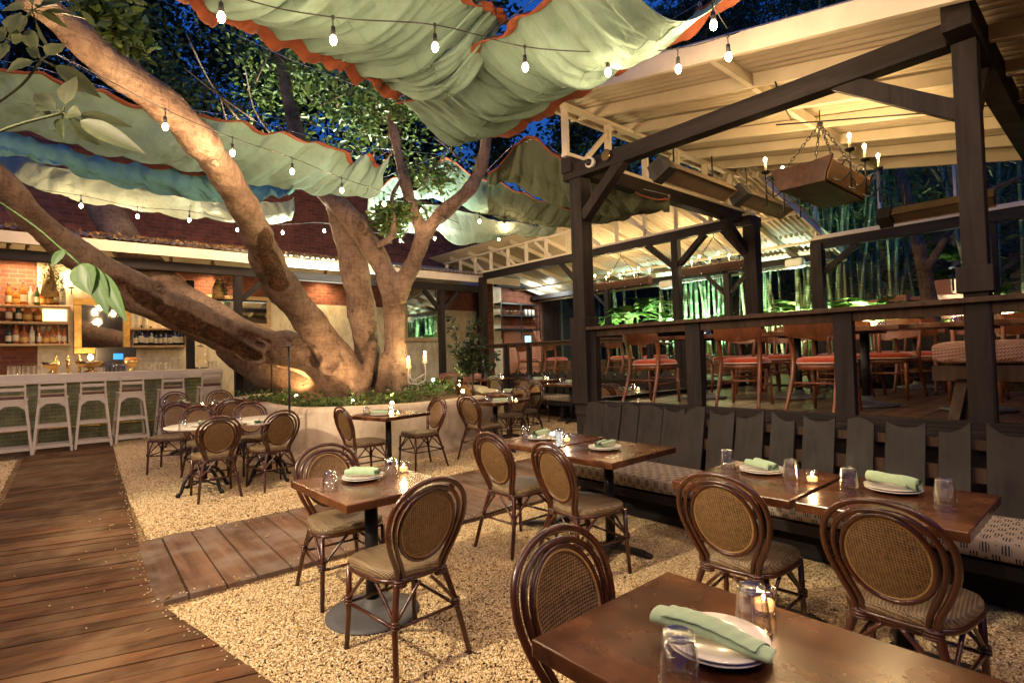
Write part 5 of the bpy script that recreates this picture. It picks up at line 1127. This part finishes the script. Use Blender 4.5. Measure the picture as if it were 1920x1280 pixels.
def ycl(px,x): return atx(px,560,x).y
for px,x,n,sp,l in ((1095+75,13.6,5,.5,'thin bamboo stems glowing left of the slim braced post'),(1265,13.2,9,.5,'bamboo clump glowing teal just left of the slim braced post'),(1330,13.4,15,.7,'dense bamboo clump glowing teal behind the Y braced post'),(1400,13.6,9,.5,'bamboo clump right of the middle post'),(1490,13.4,10,.6,'bamboo stems behind the second speaker'),(1560,13.0,16,.7,'tall dark bamboo clump behind the far corner post'),(1625,13.2,14,.6,'tall bamboo clump under the trough chandelier'),(1690,13.8,5,.5,'sparse bamboo left of the salmon terrace'),(1880,12.8,6,.45,'leaning lit bamboo at the right edge behind the tall right post')):
    clump(l,x,ycl(px,x),n,sp)
# bare leaning tree trunks in the garden
t=thing('leaning_tree','pale leaning forked tree trunk rising behind the deck railing','tree',atx(1755,640,11.9)); B=Vector(t.location); m=MB()
P=[atx(*q,11.9+.1*i) for i,q in enumerate(((1755,640),(1735,520),(1715,430),(1690,330),(1680,290)))]; m.tube([p-B for p in cr(P,4)],crv([.13,.12,.10,.09,.07],4),10)
P=[atx(*q,11.8) for q in ((1738,505),(1765,460),(1800,405),(1850,360),(1920,330))]; m.tube([p-B for p in cr(P,4)],crv([.07,.06,.05,.04,.03],4),8); m.build('trunk','bark',t)
# ferns and low plants
def fern(label,c,k,L,leaf='fern',cat='plant',name='fern',group='lit green plants in the garden bed'):
    t=thing(name,label,cat,c,0,group); m=MB()
    for i in range(k):
        a=random.uniform(0,2*PI); l=L*random.uniform(.6,1.15); e=random.uniform(.5,1.3); P=[]
        for j in range(7):
            u=j/6; P.append(Vector((math.cos(a)*l*u*math.cos(e*(1-u*.2)),math.sin(a)*l*u*math.cos(e*(1-u*.2)),l*(math.sin(e)*u-.55*u*u))))
        for j in range(1,7):
            d=(P[j]-P[j-1]).normalized(); s_=d.cross(Vector((0,0,1))).normalized()*l*.20*(1-abs(j/6-.35))*1.0; q=P[j]
            r=random.random()
            for sg in (1,-1): m.add([P[j-1],P[j-1]+s_*sg*.9+d*.03,q+s_*sg*.7+d*.06,q],[(0,1,2,3)],rnd=r)
    m.build('fronds',leaf,t); return t
Gs=[]
for i,(px,py,x,L,k,l) in enumerate(((1175,575,12.6,1.1,34,'big fern glowing green beyond the second deck'),(1215,560,13.0,1.0,30,'fern glowing green left of the thin lit bamboo'),(1140,592,12.4,.7,20,'low broad plant near the shutters'),(1255,590,12.5,.8,26,'low green plant under the lit bamboo'),(1430,585,12.4,.7,24,'low green plant right of the middle post'),(1500,560,13.2,1.1,34,'tall green plant behind the second speaker'),(1590,570,12.6,.9,26,'green plant between the bamboo clumps'),(1650,565,12.6,1.2,36,'large bright fern right of the tall bamboo'),(1700,560,12.7,1.0,30,'bright fern beside the leaning trunk'),(1745,600,12.3,.8,24,'dark fern below the salmon terrace'),(1780,505,14.0,.9,26,'yellow green fern above the salmon terrace'),(1790,460,15.5,1.0,26,'tall fern high on the dark slope'),(1870,540,12.7,.6,26,'low plants at the foot of the leaning bamboo'),(1890,590,12.2,.7,24,'green plants in the opening at the right edge'),(1350,590,12.5,.6,20,'low plants at the foot of the dense bamboo'))):
    c=atx(px,py,x); c.z-=L*.35; fern(l,c,k,L)
# light stake on terrace
q=atx(1788,545,13.0); t=thing('garden_light','thin path light with a blue white glow on the salmon terrace','garden light',q); MB().tube([(0,0,0),(0,0,.42)],.015,6).build('stake','iron',t); MB().lathe([(0,.42),(.06,.42),(.05,.46),(0,.47)],12).build('cap','whiteplastic',t)
# garden uplights
def uplight(loc,tgt,pw,col,label,ang=75):
    t=thing('uplight',label,'spot lamp',loc,0,'garden uplights'); MB().tube([(0,0,-.1),(0,0,.05)],[.035,.05],10).build('lamp_body','iron',t); MB().lathe([(0,0),(.038,0)],10,(0,0,.052)).build('lamp_face',emis('face',col,8),t)
    light(t,(0,0,.09),pw,col,.05,'SPOT',Vector(tgt)-Vector(loc)+Vector((0,0,0)),ang,.7)
    return t
TEAL=(.60,1,.88); GRN=(.70,1,.62); WW=(1,.86,.62)
for px,x,z,pw,col,l in ((1170,12.5,1.35,193,GRN,'garden uplight below the big fern'),(1255,12.5,1.3,296,TEAL,'garden uplight at the foot of the thin bamboo'),(1335,12.6,1.3,478,TEAL,'garden uplight at the dense bamboo'),(1480,12.5,1.3,228,(.9,1,.75),'garden uplight behind the middle post'),(1560,12.4,1.3,262,TEAL,'garden uplight at the tall bamboo'),(1640,12.4,1.3,319,(.7,1,.6),'garden uplight by the bright fern'),(1740,12.5,1.35,193,(1,.95,.8),'garden uplight at the terrace'),(1880,12.2,1.35,296,(.6,1,.85),'garden uplight at the leaning bamboo')):
    y=atx(px,590,x).y; loc=(x,y,z); uplight(loc,(x+.75,y,z+2.6),pw,col,l,115)
for px,py,x,pw,l in ((1790,560,12.3,120,'added garden lamp brightening the upper salmon wall'),(1690,585,12.1,70,'added garden lamp brightening the low salmon wall'),(1890,575,12.0,110,'added garden lamp brightening the salmon wall at the right edge'),(1420,585,12.2,60,'added garden lamp brightening the dry leaves behind the middle post')):
    c=atx(px,py,x); uplight((x,c.y,1.42),(x+1.3,c.y,2.4),pw,(1,.93,.78),l,120)  # extra lamps aimed low, added to brighten the terrace walls
# ================================================================ PLANTER PLANTS AND LAMPS
def bush(label,c,n,s_,leaf='leaf_bright',sz=.065):
    t=thing('shrub',label,'shrub',c,0,'small leafy shrubs in the planter'); C=rng.normal(size=(n,3))*np.array([s_,s_,s_*.45])+np.array([0,0,s_*.6]); C[:,2]=np.abs(C[:,2])
    V,Fq,r=leafmesh(C,sz,.0,.5); npbuild('foliage',V,Fq,r,leaf,t); m=MB()
    for i in range(7): a=random.uniform(0,6.28); m.tube([(0,0,-.05),(math.cos(a)*s_,math.sin(a)*s_,s_*1.0)],[.006,.003],4)
    m.build('stems','bark',t)
bl=((505,752,'behind the left path light'),(530,757,'right beside the left glowing uplight'),(560,763,'in front of the left limb base'),(590,768,'at the front left rim of the planter'),(625,770,'under the big leaning limb'),(665,768,'before the middle trunk roots'),(705,762,'below the forked trunk, left'),(735,757,'dark one in front of the forked trunk'),(760,742,'right of the forked trunk'),(785,727,'beneath the two candles'),(810,722,'glowing green around the bright lamp'),(835,728,'right of the green lamp'),(860,735,'at the right rim near the small lamp'),(845,712,'behind the green lamp at the back'),(800,745,'at the front rim in the middle'),(775,752,'at the front rim right of centre'),(480,750,'at the far left end of the planter'))
for i,(px,py,l) in enumerate(bl):
    q=agz(px,py-7,.72); bush('leafy shrub '+l,(q.x,q.y,ZT-.09),170,random.uniform(.13,.19),'leaf_bright' if i%3 else 'leaf')
def upl(px,py,pw,col,tgt,l,h=.75,k=60,ang=95,d=None):
    q=agz(px,py,h) if d is None else at(px,py,d); t=thing('uplight',l,'spot lamp',q,0,'uplights in the planter'); MB().tube([(0,0,-.2),(0,0,-.02)],[.02,.035],8).build('lamp_body','iron',t); MB().ball((0,0,0),.028,10,8).build('lamp_face',emis('lamp_face',col,k),t)
    light(t,(0,-.02,.06),pw,col,.03,'SPOT',Vector(tgt)-q,ang,.8); light(t,(-.06,-.08,.10),pw*.03,col,.03); return t
upl(556,742,60,(1,.60,.25),at(560,690,9.8),'glowing amber uplight under the lower left limb')
upl(660,752,50,(1,.66,.34),at(640,600,9.4),'amber uplight hidden at the base of the leaning limb')
upl(812,712,60,(.55,1,.45),at(800,640,9.5)+Vector((0,0,1.0)),'bright green white lamp among the planter shrubs',.85,90)
upl(868,733,36,(1,.72,.32),at(790,640,9.6),'small amber lamp at the right rim of the planter')
upl(862,722,14,(1,.8,.4),at(760,600,9.8),'tiny amber lamp behind the right rim lamp')
upl(735,755,28,(1,.70,.42),at(748,520,9.6),'warm uplight in front of the forked trunk',.74,10,80)
# strong white spots behind the middle trunk
t=thing('uplight','white uplight standing behind the middle trunk','spot lamp',(5.35,10.0,1.05),0,'uplights in the planter'); MB().tube([(0,0,-.2),(0,0,0)],[.03,.05],10).build('lamp_body','iron',t); light(t,(0,0,.06),150,(1,.93,.80),.03,'SPOT',at(662,430,9.5)-Vector((5.35,10.0,1.05)),70,.4)
t=thing('uplight','cool uplight at the back of the planter aimed into the leaves','spot lamp',(5.0,10.9,1.05),0,'uplights in the planter'); MB().tube([(0,0,-.2),(0,0,0)],[.03,.05],10).build('lamp_body','iron',t); light(t,(0,0,.06),1900,(.95,1,.80),.05,'SPOT',at(640,170,10)-Vector((5.0,10.9,1.05)),85,.6)
# path lights
for px,py0,py1,l,h in ((543,776,655,'black stake path light at the planter front',1),(510,745,665,'grey path light behind the left shrubs',0)):
    q=agz(px,py0,.73); t=thing('path_light',l,'path light',q); z=0
    for _ in range(60):
        z+=.03
        c=W.transposed()@(Vector((q.x,q.y,q.z+z))-CAM)
        if 640-F*c.y/-c.z<py1: break
    MB().tube([(0,0,-.1),(0,0,z)],.014,8).build('stake','iron',t); MB().lathe([(0,0),(.07,0),(.02,.025),(0,.03)],14,(0,0,z)).build('cap','iron',t)
# candle stand
t=thing('candelabrum','white wrought candle stand with two lit pillar candles in the shrubs','candle stand',at(782,720,9.0)); B=Vector(t.location)
m=MB(); 
for px,py in ((766,690),(797,680)): m.tube(cr([(0,0,0),(at(px,(720+py)/2+8,9.0)-B)+Vector((0,0,-.03)),at(px,py,9.0)-B],4),.010,6); m.lathe([(0,0),(.05,.01),(.055,.03)],12,at(px,py,9.0)-B)
m.tube(cr([at(766,700,9)-B,at(775,712,9)-B,at(797,700,9)-B],4),.008,5); m.build('stand','whiteplastic',t)
for px,py in ((766,690),(797,680)):
    p=at(px,py,9.0)-B; c=MB().tube([p,p+Vector((0,0,.14))],.03,12).build('candle_sleeve','wax',t); MB().ball(p+Vector((0,0,.17)),.016,8,6,(1,1,1.8)).build('flame','flame',c); light(t,p+Vector((0,0,.30)),3,(1,.66,.32),.03)
# young tree in the planter corner
q=agz(886,733,.73); t=thing('young_tree','thin young tree with sparse dark leaves at the right end of the planter','tree',q); m=MB(); m.tube(cr([(0,0,-.1),(.02,0,.45),(0,.02,.95)],4),.016,7)
T=[]
for i in range(13):
    a=random.uniform(0,6.28); e=at(random.uniform(842,935),random.uniform(598,680),(q-CAM).length*.985)-q; 
    P=cr([(0,0,random.uniform(.5,.95)),e*.6+Vector((0,0,-.05)),e],4); m.tube(P,crv([.009,.006,.003],4),5); T+=[(q+P[k],.05) for k in range(4,len(P))]
m.build('trunk','dark',t); V,Fq,r=cloud(520,T,.12,.5,.4); npbuild('crown',V-np.array(q),Fq,r,'leaf_dark',t)
# ================================================================ NEAR LEAVES (schefflera at top left, ficus twig in front of the bar)
def blade(m,base,d,n,L,Wd,curl=.25,wave=.0,r=None):
    d=d.normalized(); n=(n-d*n.dot(d)).normalized(); s_=d.cross(n); k=10; r=random.random() if r is None else r; v=[];f=[]
    for i in range(k+1):
        u=i/k; w=Wd*(math.sin(PI*u**.85)**.9 if 0<u<1 else 0)*(1-.35*u)*.62; c=base+d*(L*u)-n*(curl*L*u*u)
        wv=wave*math.sin(u*22)
        for j in (-1,-.5,0,.5,1): v.append(c+s_*(w*j)+n*(abs(j)*w*.28+wv*w*abs(j)))
    for i in range(k):
        for j in range(4): f.append((i*5+j,i*5+j+1,(i+1)*5+j+1,(i+1)*5+j))
    m.add(v,f,True,r)
    for q in range(len(f)): m.r[-1-q]=min(1,.55*r+(.5 if q%4 in (0,3) else 0)*random.uniform(.3,1)+.15*random.random())
fw=ray(960,640).normalized(); R_=W@Vector((1,0,0)); U_=W@Vector((0,1,0))
def spray(m,st,px,py,d,tips,wpx=45):
    c=at(px,py,d)
    for tx_,ty_ in tips:
        e=at(tx_,ty_,d*random.uniform(.97,1.08)); dv=e-c; s0=c+dv*.22; st.tube([c,s0],[.004,.003],5); blade(m,s0,dv,-fw+Vector((random.uniform(-.3,.3),random.uniform(-.3,.3),.5)),dv.length*.80,wpx*d/F*random.uniform(.85,1.1),.12,.05)
t=thing('umbrella_tree_branch','branch of large umbrella-shaped leaf sprays hanging in the top left corner','plant',at(0,250,2.4)); B=Vector(t.location); m=MB(); st=MB()
spray(m,st,118,212,2.3,((35,225),(50,165),(60,190),(112,262),(138,140),(185,270),(262,278),(245,232),(150,215)),31)
spray(m,st,78,112,2.5,((185,165),(190,180),(120,80),(50,90),(10,130),(40,40)),28)
spray(m,st,60,20,2.7,((-5,10),(20,70),(92,98),(130,50),(165,30),(105,5),(60,-30),(140,-10)),32)
spray(m,st,15,75,2.6,((-10,60),(45,72),(35,20),(-5,110)),40)
st.tube(cr([at(-30,260,2.3),at(30,235,2.3),at(118,212,2.3)],4),.006,6); st.tube(cr([at(-30,210,2.5),at(40,160,2.5),at(78,112,2.5)],4),.006,6); st.tube(cr([at(-20,120,2.7),at(20,70,2.7),at(60,20,2.7)],4),.006,6)
for q in (m,st): q.v=[tuple(Vector(p)-B) for p in q.v]
m.build('leaves','leaf_near',t); st.build('stems','leaf_near',t)
t=thing('hanging_twig','long green twig with big drooping leaves hanging in front of the bar','plant',at(0,378,2.6)); B=Vector(t.location); m=MB(); st=MB()
st.tube(cr([at(-30,360,2.6),at(60,420,2.6),at(110,462,2.6),at(152,497,2.6)],5),.0042,6)
for (a,b),(c_,e),w,in (((152,494),(168,552),42),((175,498),(200,592),30),((190,510),(236,604),26),((120,468),(95,500),16)):
    p=at(a,b,2.6); dv=at(c_,e,2.55)-p; st.tube([at(152,495,2.6),p],.003,5); blade(m,p,dv,-fw+Vector((.2,0,.1)),dv.length,w*2.6/F*1.05,.05,.03)
for q in (m,st): q.v=[tuple(Vector(p)-B) for p in q.v]
m.build('leaves','leaf_hang',t); st.build('stem','leaf_hang',t)
# ================================================================ CANVAS STRIPS
def respl(pts,n):
    P=cr(pts,6); L=[0]
    for a,b in zip(P,P[1:]): L.append(L[-1]+(b-a).length)
    out=[]
    for i in range(n+1):
        s_=L[-1]*i/n; j=max(0,min(len(P)-2,next((k for k in range(len(L)-1) if L[k+1]>=s_),len(P)-2))); t_=(s_-L[j])/max(1e-9,L[j+1]-L[j]); out.append(P[j].lerp(P[j+1],t_))
    return out
def canvas(label,ta,tb,matn='canvas',sag=.25,pl=.03,nf=7,trim=(1,0),tw=.075,seed=0,twist=0,scal=.05):
    """a strip hung between edge curve ta and edge curve tb, bellied and creased"""
    NU,NV=170,56; A=respl(ta,NU); Bc=respl(tb,NU); O_=A[0].copy(); t=thing('canvas_strip',label,'canvas awning',O_,0,'draped canvas strips'); ph=seed*1.7
    def P(i,v):
        a,b=A[i],Bc[i]; u=i/NU; p=a.lerp(b,v); w=math.sin(PI*v); L=(b-a).length
        nrm=(b-a).cross(A[min(i+1,NU)]-A[max(i-1,0)]).normalized()
        p=p+Vector((0,0,-sag*w*(1+.25*math.sin(u*5+ph))-(1-w)**2*scal*abs(math.sin(PI*nf*u))))
        f=nf; cr_=math.sin(2*PI*f*u+ph+2.2*(v-.5)+twist*v)+.55*math.sin(2*PI*f*2.3*u+ph*2+1.4*math.sin(v*3)+v*2)
        c2=abs(math.sin(PI*f*.5*u+ph+v*1.2))**.5
        k=pl*(.30+.75*min(1,4*v*(1-v)*1.6)*(1-.45*w)); 
        q=noise.noise(Vector((u*f*1.6,v*2.2,seed*3.1)))*min(1,.25+2*w)
        rg=(1-abs(noise.noise(Vector((u*f*3.1+v*1.3*math.sin(u*6+ph),v*.9,seed*5.7)))))**6; r2=(1-abs(noise.noise(Vector((u*f*6.3-v*2.1,v*1.7,seed*2.3)))))**8
        return p+nrm*(k*cr_*.5+pl*1.3*q)+Vector((0,0,pl*.9*c2*w+pl*(.85*rg+.30*r2)*min(1,.3+2*w)))-O_
    m=MB(); m.grid(lambda u,v:P(min(NU,round(u*NU)),v),NU,NV); o=m.build('cloth',matn,t); md=o.modifiers.new('thick','SOLIDIFY'); md.thickness=.004
    for e in (0,1):
        if not trim[e]: continue
        g_=MB(); v0=[-.0,.04,.08] if e==0 else [1,.96,.92]
        def T(u,v):
            i=min(NU,round(u*NU)); p0=P(i,0 if e==0 else 1); d=(A[i]-Bc[i]).normalized()*(1 if e==0 else -1); d=(d+Vector((0,0,-.55))).normalized(); g_1=A if e==0 else Bc; n_=(g_1[min(i+1,NU)]-g_1[max(i-1,0)]).normalized()
            return p0+d*(tw*(v*1.25-.25))+n_*(.012*math.sin(u*nf*9))*v+Vector((0,0,-.006))
        g_.grid(T,NU,4); x=g_.build('orange_border','orange',t); md=x.modifiers.new('thick','SOLIDIFY'); md.thickness=.012; md.offset=0
    for v0 in (.5,):
        MB().tube([P(i,v0)+Vector((0,0,-.006)) for i in range(0,NU+1,2)],.005,4).build('seam',matn,t)
    for e in (0,1):
        if trim[e]:
            for j in range(nf+1):
                i=min(NU,round(NU*j/nf)); q=P(i,e); MB().tube([q+Vector((.022*math.cos(a_*.785),0,.03+.022*math.sin(a_*.785))) for a_ in range(8)],.004,5,True).build('hanging_ring','wire',t)
            MB().tube([P(min(NU,round(NU*j/nf)),e)+Vector((0,0,.045)) for j in range(nf+1)],.0035,5).build('edge_cable','wire',t)
    return t
Q=lambda l,z: [atz(a,b,z) for a,b in l]
QZ=lambda l: [atz(a,b,z) for a,b,z in l]
QD=lambda l: [at(a,b,d) for a,b,d in l]
canvas('big sage canvas strip across the top, bunched at its right end',Q([(300,-70),(383,0),(414,22),(472,27),(514,60),(560,75),(587,92),(622,106),(645,104),(680,137),(707,133),(722,158),(745,160),(757,172)],3.95),Q([(620,-420),(700,-230),(770,-130),(830,-60),(872,-5),(890,5),(905,-5),(915,22),(925,5),(938,36),(930,20),(940,45)],4.15),'canvas',.34,.055,9,(1,1),.085,1,1.2)
canvas('sage canvas strip sweeping up to the right above the deck roof corner',Q([(755,189),(803,166),(818,146),(857,123),(892,100),(907,73),(961,50),(976,23),(1025,0),(1060,-40),(1130,-100)],4.0),Q([(915,246),(945,238),(975,224),(1015,200),(1060,172),(1110,140),(1180,98),(1240,66),(1290,38),(1335,0),(1420,-70)],3.95),'canvas',.38,.055,6,(1,1),.085,2,-1.0)
canvas('sage canvas strip across the left behind the leaning limb',QZ([(-40,118,4.35),(0,125,4.35),(60,132,4.35),(110,150,4.35),(190,172,4.35),(225,185,4.35),(300,208,4.35),(390,219,4.35),(440,222,4.35),(490,244,4.35),(530,247,4.35),(590,266,4.35),(640,277,4.35),(660,303,4.30),(689,284,4.35),(704,310,4.30),(729,289,4.35)]),QZ([(-40,225,4.02),(0,236,4.00),(70,248,3.97),(130,266,3.94),(200,288,3.90),(280,301,3.90),(340,313,3.90),(380,322,3.90),(470,341,3.90),(550,352,3.90),(600,362,3.90),(640,362,3.90),(680,368,3.90),(714,362,3.90)]),'canvas',.10,.04,11,(1,0),.06,3)
canvas('bunched teal canvas strip below the left sage strip',QZ([(-60,232,4.17),(0,240,4.17),(120,268,4.14),(200,292,4.12),(300,310,4.10),(400,330,4.07),(480,345,4.07),(553,352,4.07)]),QZ([(-60,275,3.87),(0,287,3.87),(60,298,3.87),(100,305,3.84),(180,335,3.80),(260,353,3.78),(330,365,3.78),(400,376,3.78),(460,378,3.78),(550,358,3.82)]),'canvas_teal',.12,.06,9,(1,0),.05,4)
canvas('pale canvas strip low over the bar roof on the left',QZ([(-60,270,4.35),(0,285,4.35),(100,308,4.32),(200,335,4.30),(300,357,4.30),(400,374,4.28),(480,378,4.28),(553,372,4.28)]),QZ([(-60,300,4.02),(20,330,4.02),(60,345,4.02),(150,374,4.00),(260,390,4.00),(330,404,4.00),(400,409,4.00),(460,413,4.00),(535,414,4.00),(553,395,4.02)]),'canvas_pale',.10,.05,8,(0,0),.05,5)
canvas('pale green canvas strip behind the forked trunk',QD([(700,372,9.65),(722,340,9.65),(745,330,9.65),(780,352,9.55),(828,296,9.45),(855,306,9.35),(885,326,9.25),(915,340,9.15)]),QD([(700,385,10.15),(735,372,10.15),(781,368,10.05),(820,372,9.95),(842,380,9.85),(865,384,9.75),(890,392,9.65),(915,400,9.55)]),'canvas',.14,.035,4,(1,0),.05,6)
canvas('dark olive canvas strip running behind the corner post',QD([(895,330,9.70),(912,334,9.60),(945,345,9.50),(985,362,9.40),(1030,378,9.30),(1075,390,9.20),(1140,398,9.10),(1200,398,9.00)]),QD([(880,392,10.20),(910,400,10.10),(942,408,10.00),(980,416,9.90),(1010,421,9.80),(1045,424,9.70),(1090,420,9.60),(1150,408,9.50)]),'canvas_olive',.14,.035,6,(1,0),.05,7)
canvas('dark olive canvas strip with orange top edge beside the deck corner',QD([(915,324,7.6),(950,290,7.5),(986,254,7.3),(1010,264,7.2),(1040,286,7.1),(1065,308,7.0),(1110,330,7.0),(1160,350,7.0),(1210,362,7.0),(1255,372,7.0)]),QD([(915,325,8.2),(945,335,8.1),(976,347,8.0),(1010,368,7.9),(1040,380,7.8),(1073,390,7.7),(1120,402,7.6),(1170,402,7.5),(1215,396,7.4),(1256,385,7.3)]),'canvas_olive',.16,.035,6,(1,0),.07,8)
canvas('lowest pale canvas strip with bulbs beneath, ending near the corner post',QD([(690,350,10.30),(730,372,10.20),(790,378,10.10),(850,388,10.00),(900,402,9.90),(960,414,9.80),(1010,420,9.70),(1045,424,9.60)]),QD([(690,405,10.80),(735,428,10.70),(775,434,10.60),(812,428,10.60),(846,450,10.50),(885,456,10.40),(950,438,10.20),(992,440,10.10),(1031,423,9.90)]),'canvas_pale',.14,.035,5,(0,0),.05,9)
# ---------------------------------------------------------------- cables for the canvas
def cablething(label,segs):
    t=thing('support_cable',label,'cable',segs[0][0],0,'thin steel support cables'); O_=Vector(segs[0][0])
    for s_ in segs: MB().tube([Vector(p)-O_ for p in s_],.004,5).build('wire','wire',t)
cablething('steel cables crossing the sky gap behind the leaning limb',[QD([(280,-10,7.2),(540,110,7.6),(740,190,8.2)]),QD([(30,60,5.5),(190,150,6.2),(430,245,7.2),(560,310,7.8)])])
cablething('pair of steel cables behind the forked trunk',[QD([(430,205,9.4),(640,245,9),(830,272,9)]),QD([(640,272,9),(820,289,9)]),QD([(915,222,8),(825,292,8.6),(700,340,9)])])
# ================================================================ STRING LIGHTS
def bulbs(label,pts,cab,drop=.13,pw=9,size=1.0):
    """pts: bulb places; cab: cable polyline"""
    O_=Vector(cab[0]); t=thing('string_lights',label,'string lights',O_,0,'festoon bulb strings')
    MB().tube([p-O_ for p in cr(cab,5)],.0045,5).build('cord','cable',t)
    for p in pts:
        p=Vector(p)-O_; s=MB(); s.tube([p+Vector((0,0,drop+.02)),p+Vector((0,0,.085))],.004,5); s.tube([p+Vector((0,0,.088)),p+Vector((0,0,.03))],[.013,.018],8); s.ball(p+Vector((0,0,drop+.02)),.014,6,4)
        so_=s.build('bulb_socket','black',t); MB().ball(p,.022*size,10,8,(1,1,1.45)).build('bulb','bulb',so_)
        light(t,p+Vector((0,0,-.09)),pw,(1,.66,.36),.045)
Zn=3.5
b1=Q([(415,33),(625,76),(816,89),(985,127),(1140,136),(1272,130),(1366,107)],Zn)
bulbs('string of bulbs crossing over the big canvas strips to the deck roof',b1,[Vector((-.6,3.6,3.75))]+[p+Vector((0,0,.155)) for p in b1[:1]]+[p+Vector((0,0,.15)) for p in b1[1:]]+[atz(1385,60,3.75)],.13,4.5)
b2=[atz(1338,48,3.5)]; bulbs('short string with one bulb over the front edge of the deck roof',b2,[atz(1330,-60,3.7),b2[0]+Vector((0,0,.15)),b1[-1]+Vector((0,0,.2))],.13,12)
b3=Q([(137,155),(310,238),(436,287),(548,322),(641,357),(720,382)],3.5); bulbs('string of bulbs crossing the left canvas strip and the leaning limb',b3,[atz(20,60,3.7)]+[p+Vector((0,0,.15)) for p in b3]+[atz(860,418,3.65)],.13,15)
b4=Q([(152,386),(258,406),(355,413),(445,431),(530,436),(608,433)],3.82); bulbs('far string of bulbs in front of the bar roof on the left',b4,[atz(30,350,3.95)]+[p+Vector((0,0,.15)) for p in b4]+[atz(690,437,3.95)],.13,11)
b5=Q([(751,451),(815,447),(876,451),(935,448)],3.82); bulbs('far string of bulbs behind the forked trunk',b5,[atz(690,436,3.95)]+[p+Vector((0,0,.15)) for p in b5]+[atz(1000,430,3.95)],.13,8)
b6=Q([(790,395),(899,415),(945,423),(988,438),(1022,420),(1037,428)],3.82); bulbs('string of bulbs under the lowest pale canvas strip',b6,[atz(760,380,3.95)]+[p+Vector((0,0,.15)) for p in b6]+[atz(1065,415,3.95)],.13,3.5)
# extra bulb strings out of view, added to light the foreground
b7=[Vector(p) for p in ((-2.2,1.0,3.45),(-.9,.6,3.4),(.4,.2,3.4),(1.7,-.3,3.4),(3.0,-.8,3.45))]; bulbs('added string of bulbs overhead, out of view, lighting the foreground',b7,[b7[0]+Vector((-1,.4,.3))]+[p+Vector((0,0,.15)) for p in b7]+[b7[-1]+Vector((1,-.4,.3))],.13,19)
b8=[Vector(p) for p in ((-2.6,3.0,3.45),(-1.6,3.2,3.4),(-.6,2.6,3.4),(-3,5.5,3.5),(-2.4,8,3.6))]; bulbs('added string of bulbs left of the picture, out of view, lighting the foreground',b8,[b8[2]+Vector((.8,-.5,.3))]+[b8[k]+Vector((0,0,.15)) for k in (2,1,0,3,4)]+[Vector((-2,11,3.9))],.13,21)
# added floodlights out of view, standing in for whatever lights the foreground
def added_flood(loc,tgt,pw,ang,l,col=(1,.80,.54)):
    t=thing('floodlight',l,'floodlight',loc,0,'added floodlights out of view'); d=(Vector(tgt)-Vector(loc)).normalized(); MB().tube([-d*.12,Vector((0,0,0))],[.05,.07],14).build('lamp_body','black',t); MB().tube([-d*.06,-d*.06+Vector((0,0,.4))],.012,6).build('bracket','black',t)
    light(t,d*.03,pw,col,.06,'SPOT',Vector(tgt)-Vector(loc)+d*.03,ang,.55)
added_flood((-1.6,2.6,3.0),(2.1,2.9,0),230,62,'added floodlight left of the picture, lighting the near gravel')
added_flood((-1.2,6.0,3.3),(2.0,5.9,0),190,58,'added floodlight left of the picture, lighting the round tables and cross boards')
# ================================================================ WORLD, CAMERA
w=bpy.data.worlds.new('World'); S.world=w; w.use_nodes=True; nt=w.node_tree; bg=nt.nodes['Background']
sky=N(nt,'ShaderNodeTexSky'); sky.sky_type='NISHITA'; sky.sun_disc=False; sky.sun_elevation=math.radians(-3); sky.sun_rotation=math.radians(200)
mx=mixc(nt,1.0,sky.outputs[0],(.045,.27,1.0),'MULTIPLY'); nt.links.new(mx,bg.inputs[0]); bg.inputs[1].default_value=SKY
cam=bpy.data.cameras.new('camera'); co=bpy.data.objects.new('camera',cam); COL.objects.link(co); S.camera=co
co.matrix_world=Matrix.Translation(CAM)@W.to_4x4(); cam.sensor_width=36; cam.lens=F/1920*36; cam.clip_end=500; cam.clip_start=.05
S.view_settings.view_transform='Standard'; S.view_settings.look='None'; S.view_settings.exposure=EXPO; S.view_settings.gamma=1
S.cycles.use_denoising=True; S.cycles.max_bounces=7; S.cycles.diffuse_bounces=3; S.cycles.glossy_bounces=4; S.cycles.transparent_max_bounces=24; S.cycles.caustics_reflective=False; S.cycles.caustics_refractive=False; S.cycles.sample_clamp_indirect=4; S.cycles.sample_clamp_direct=0
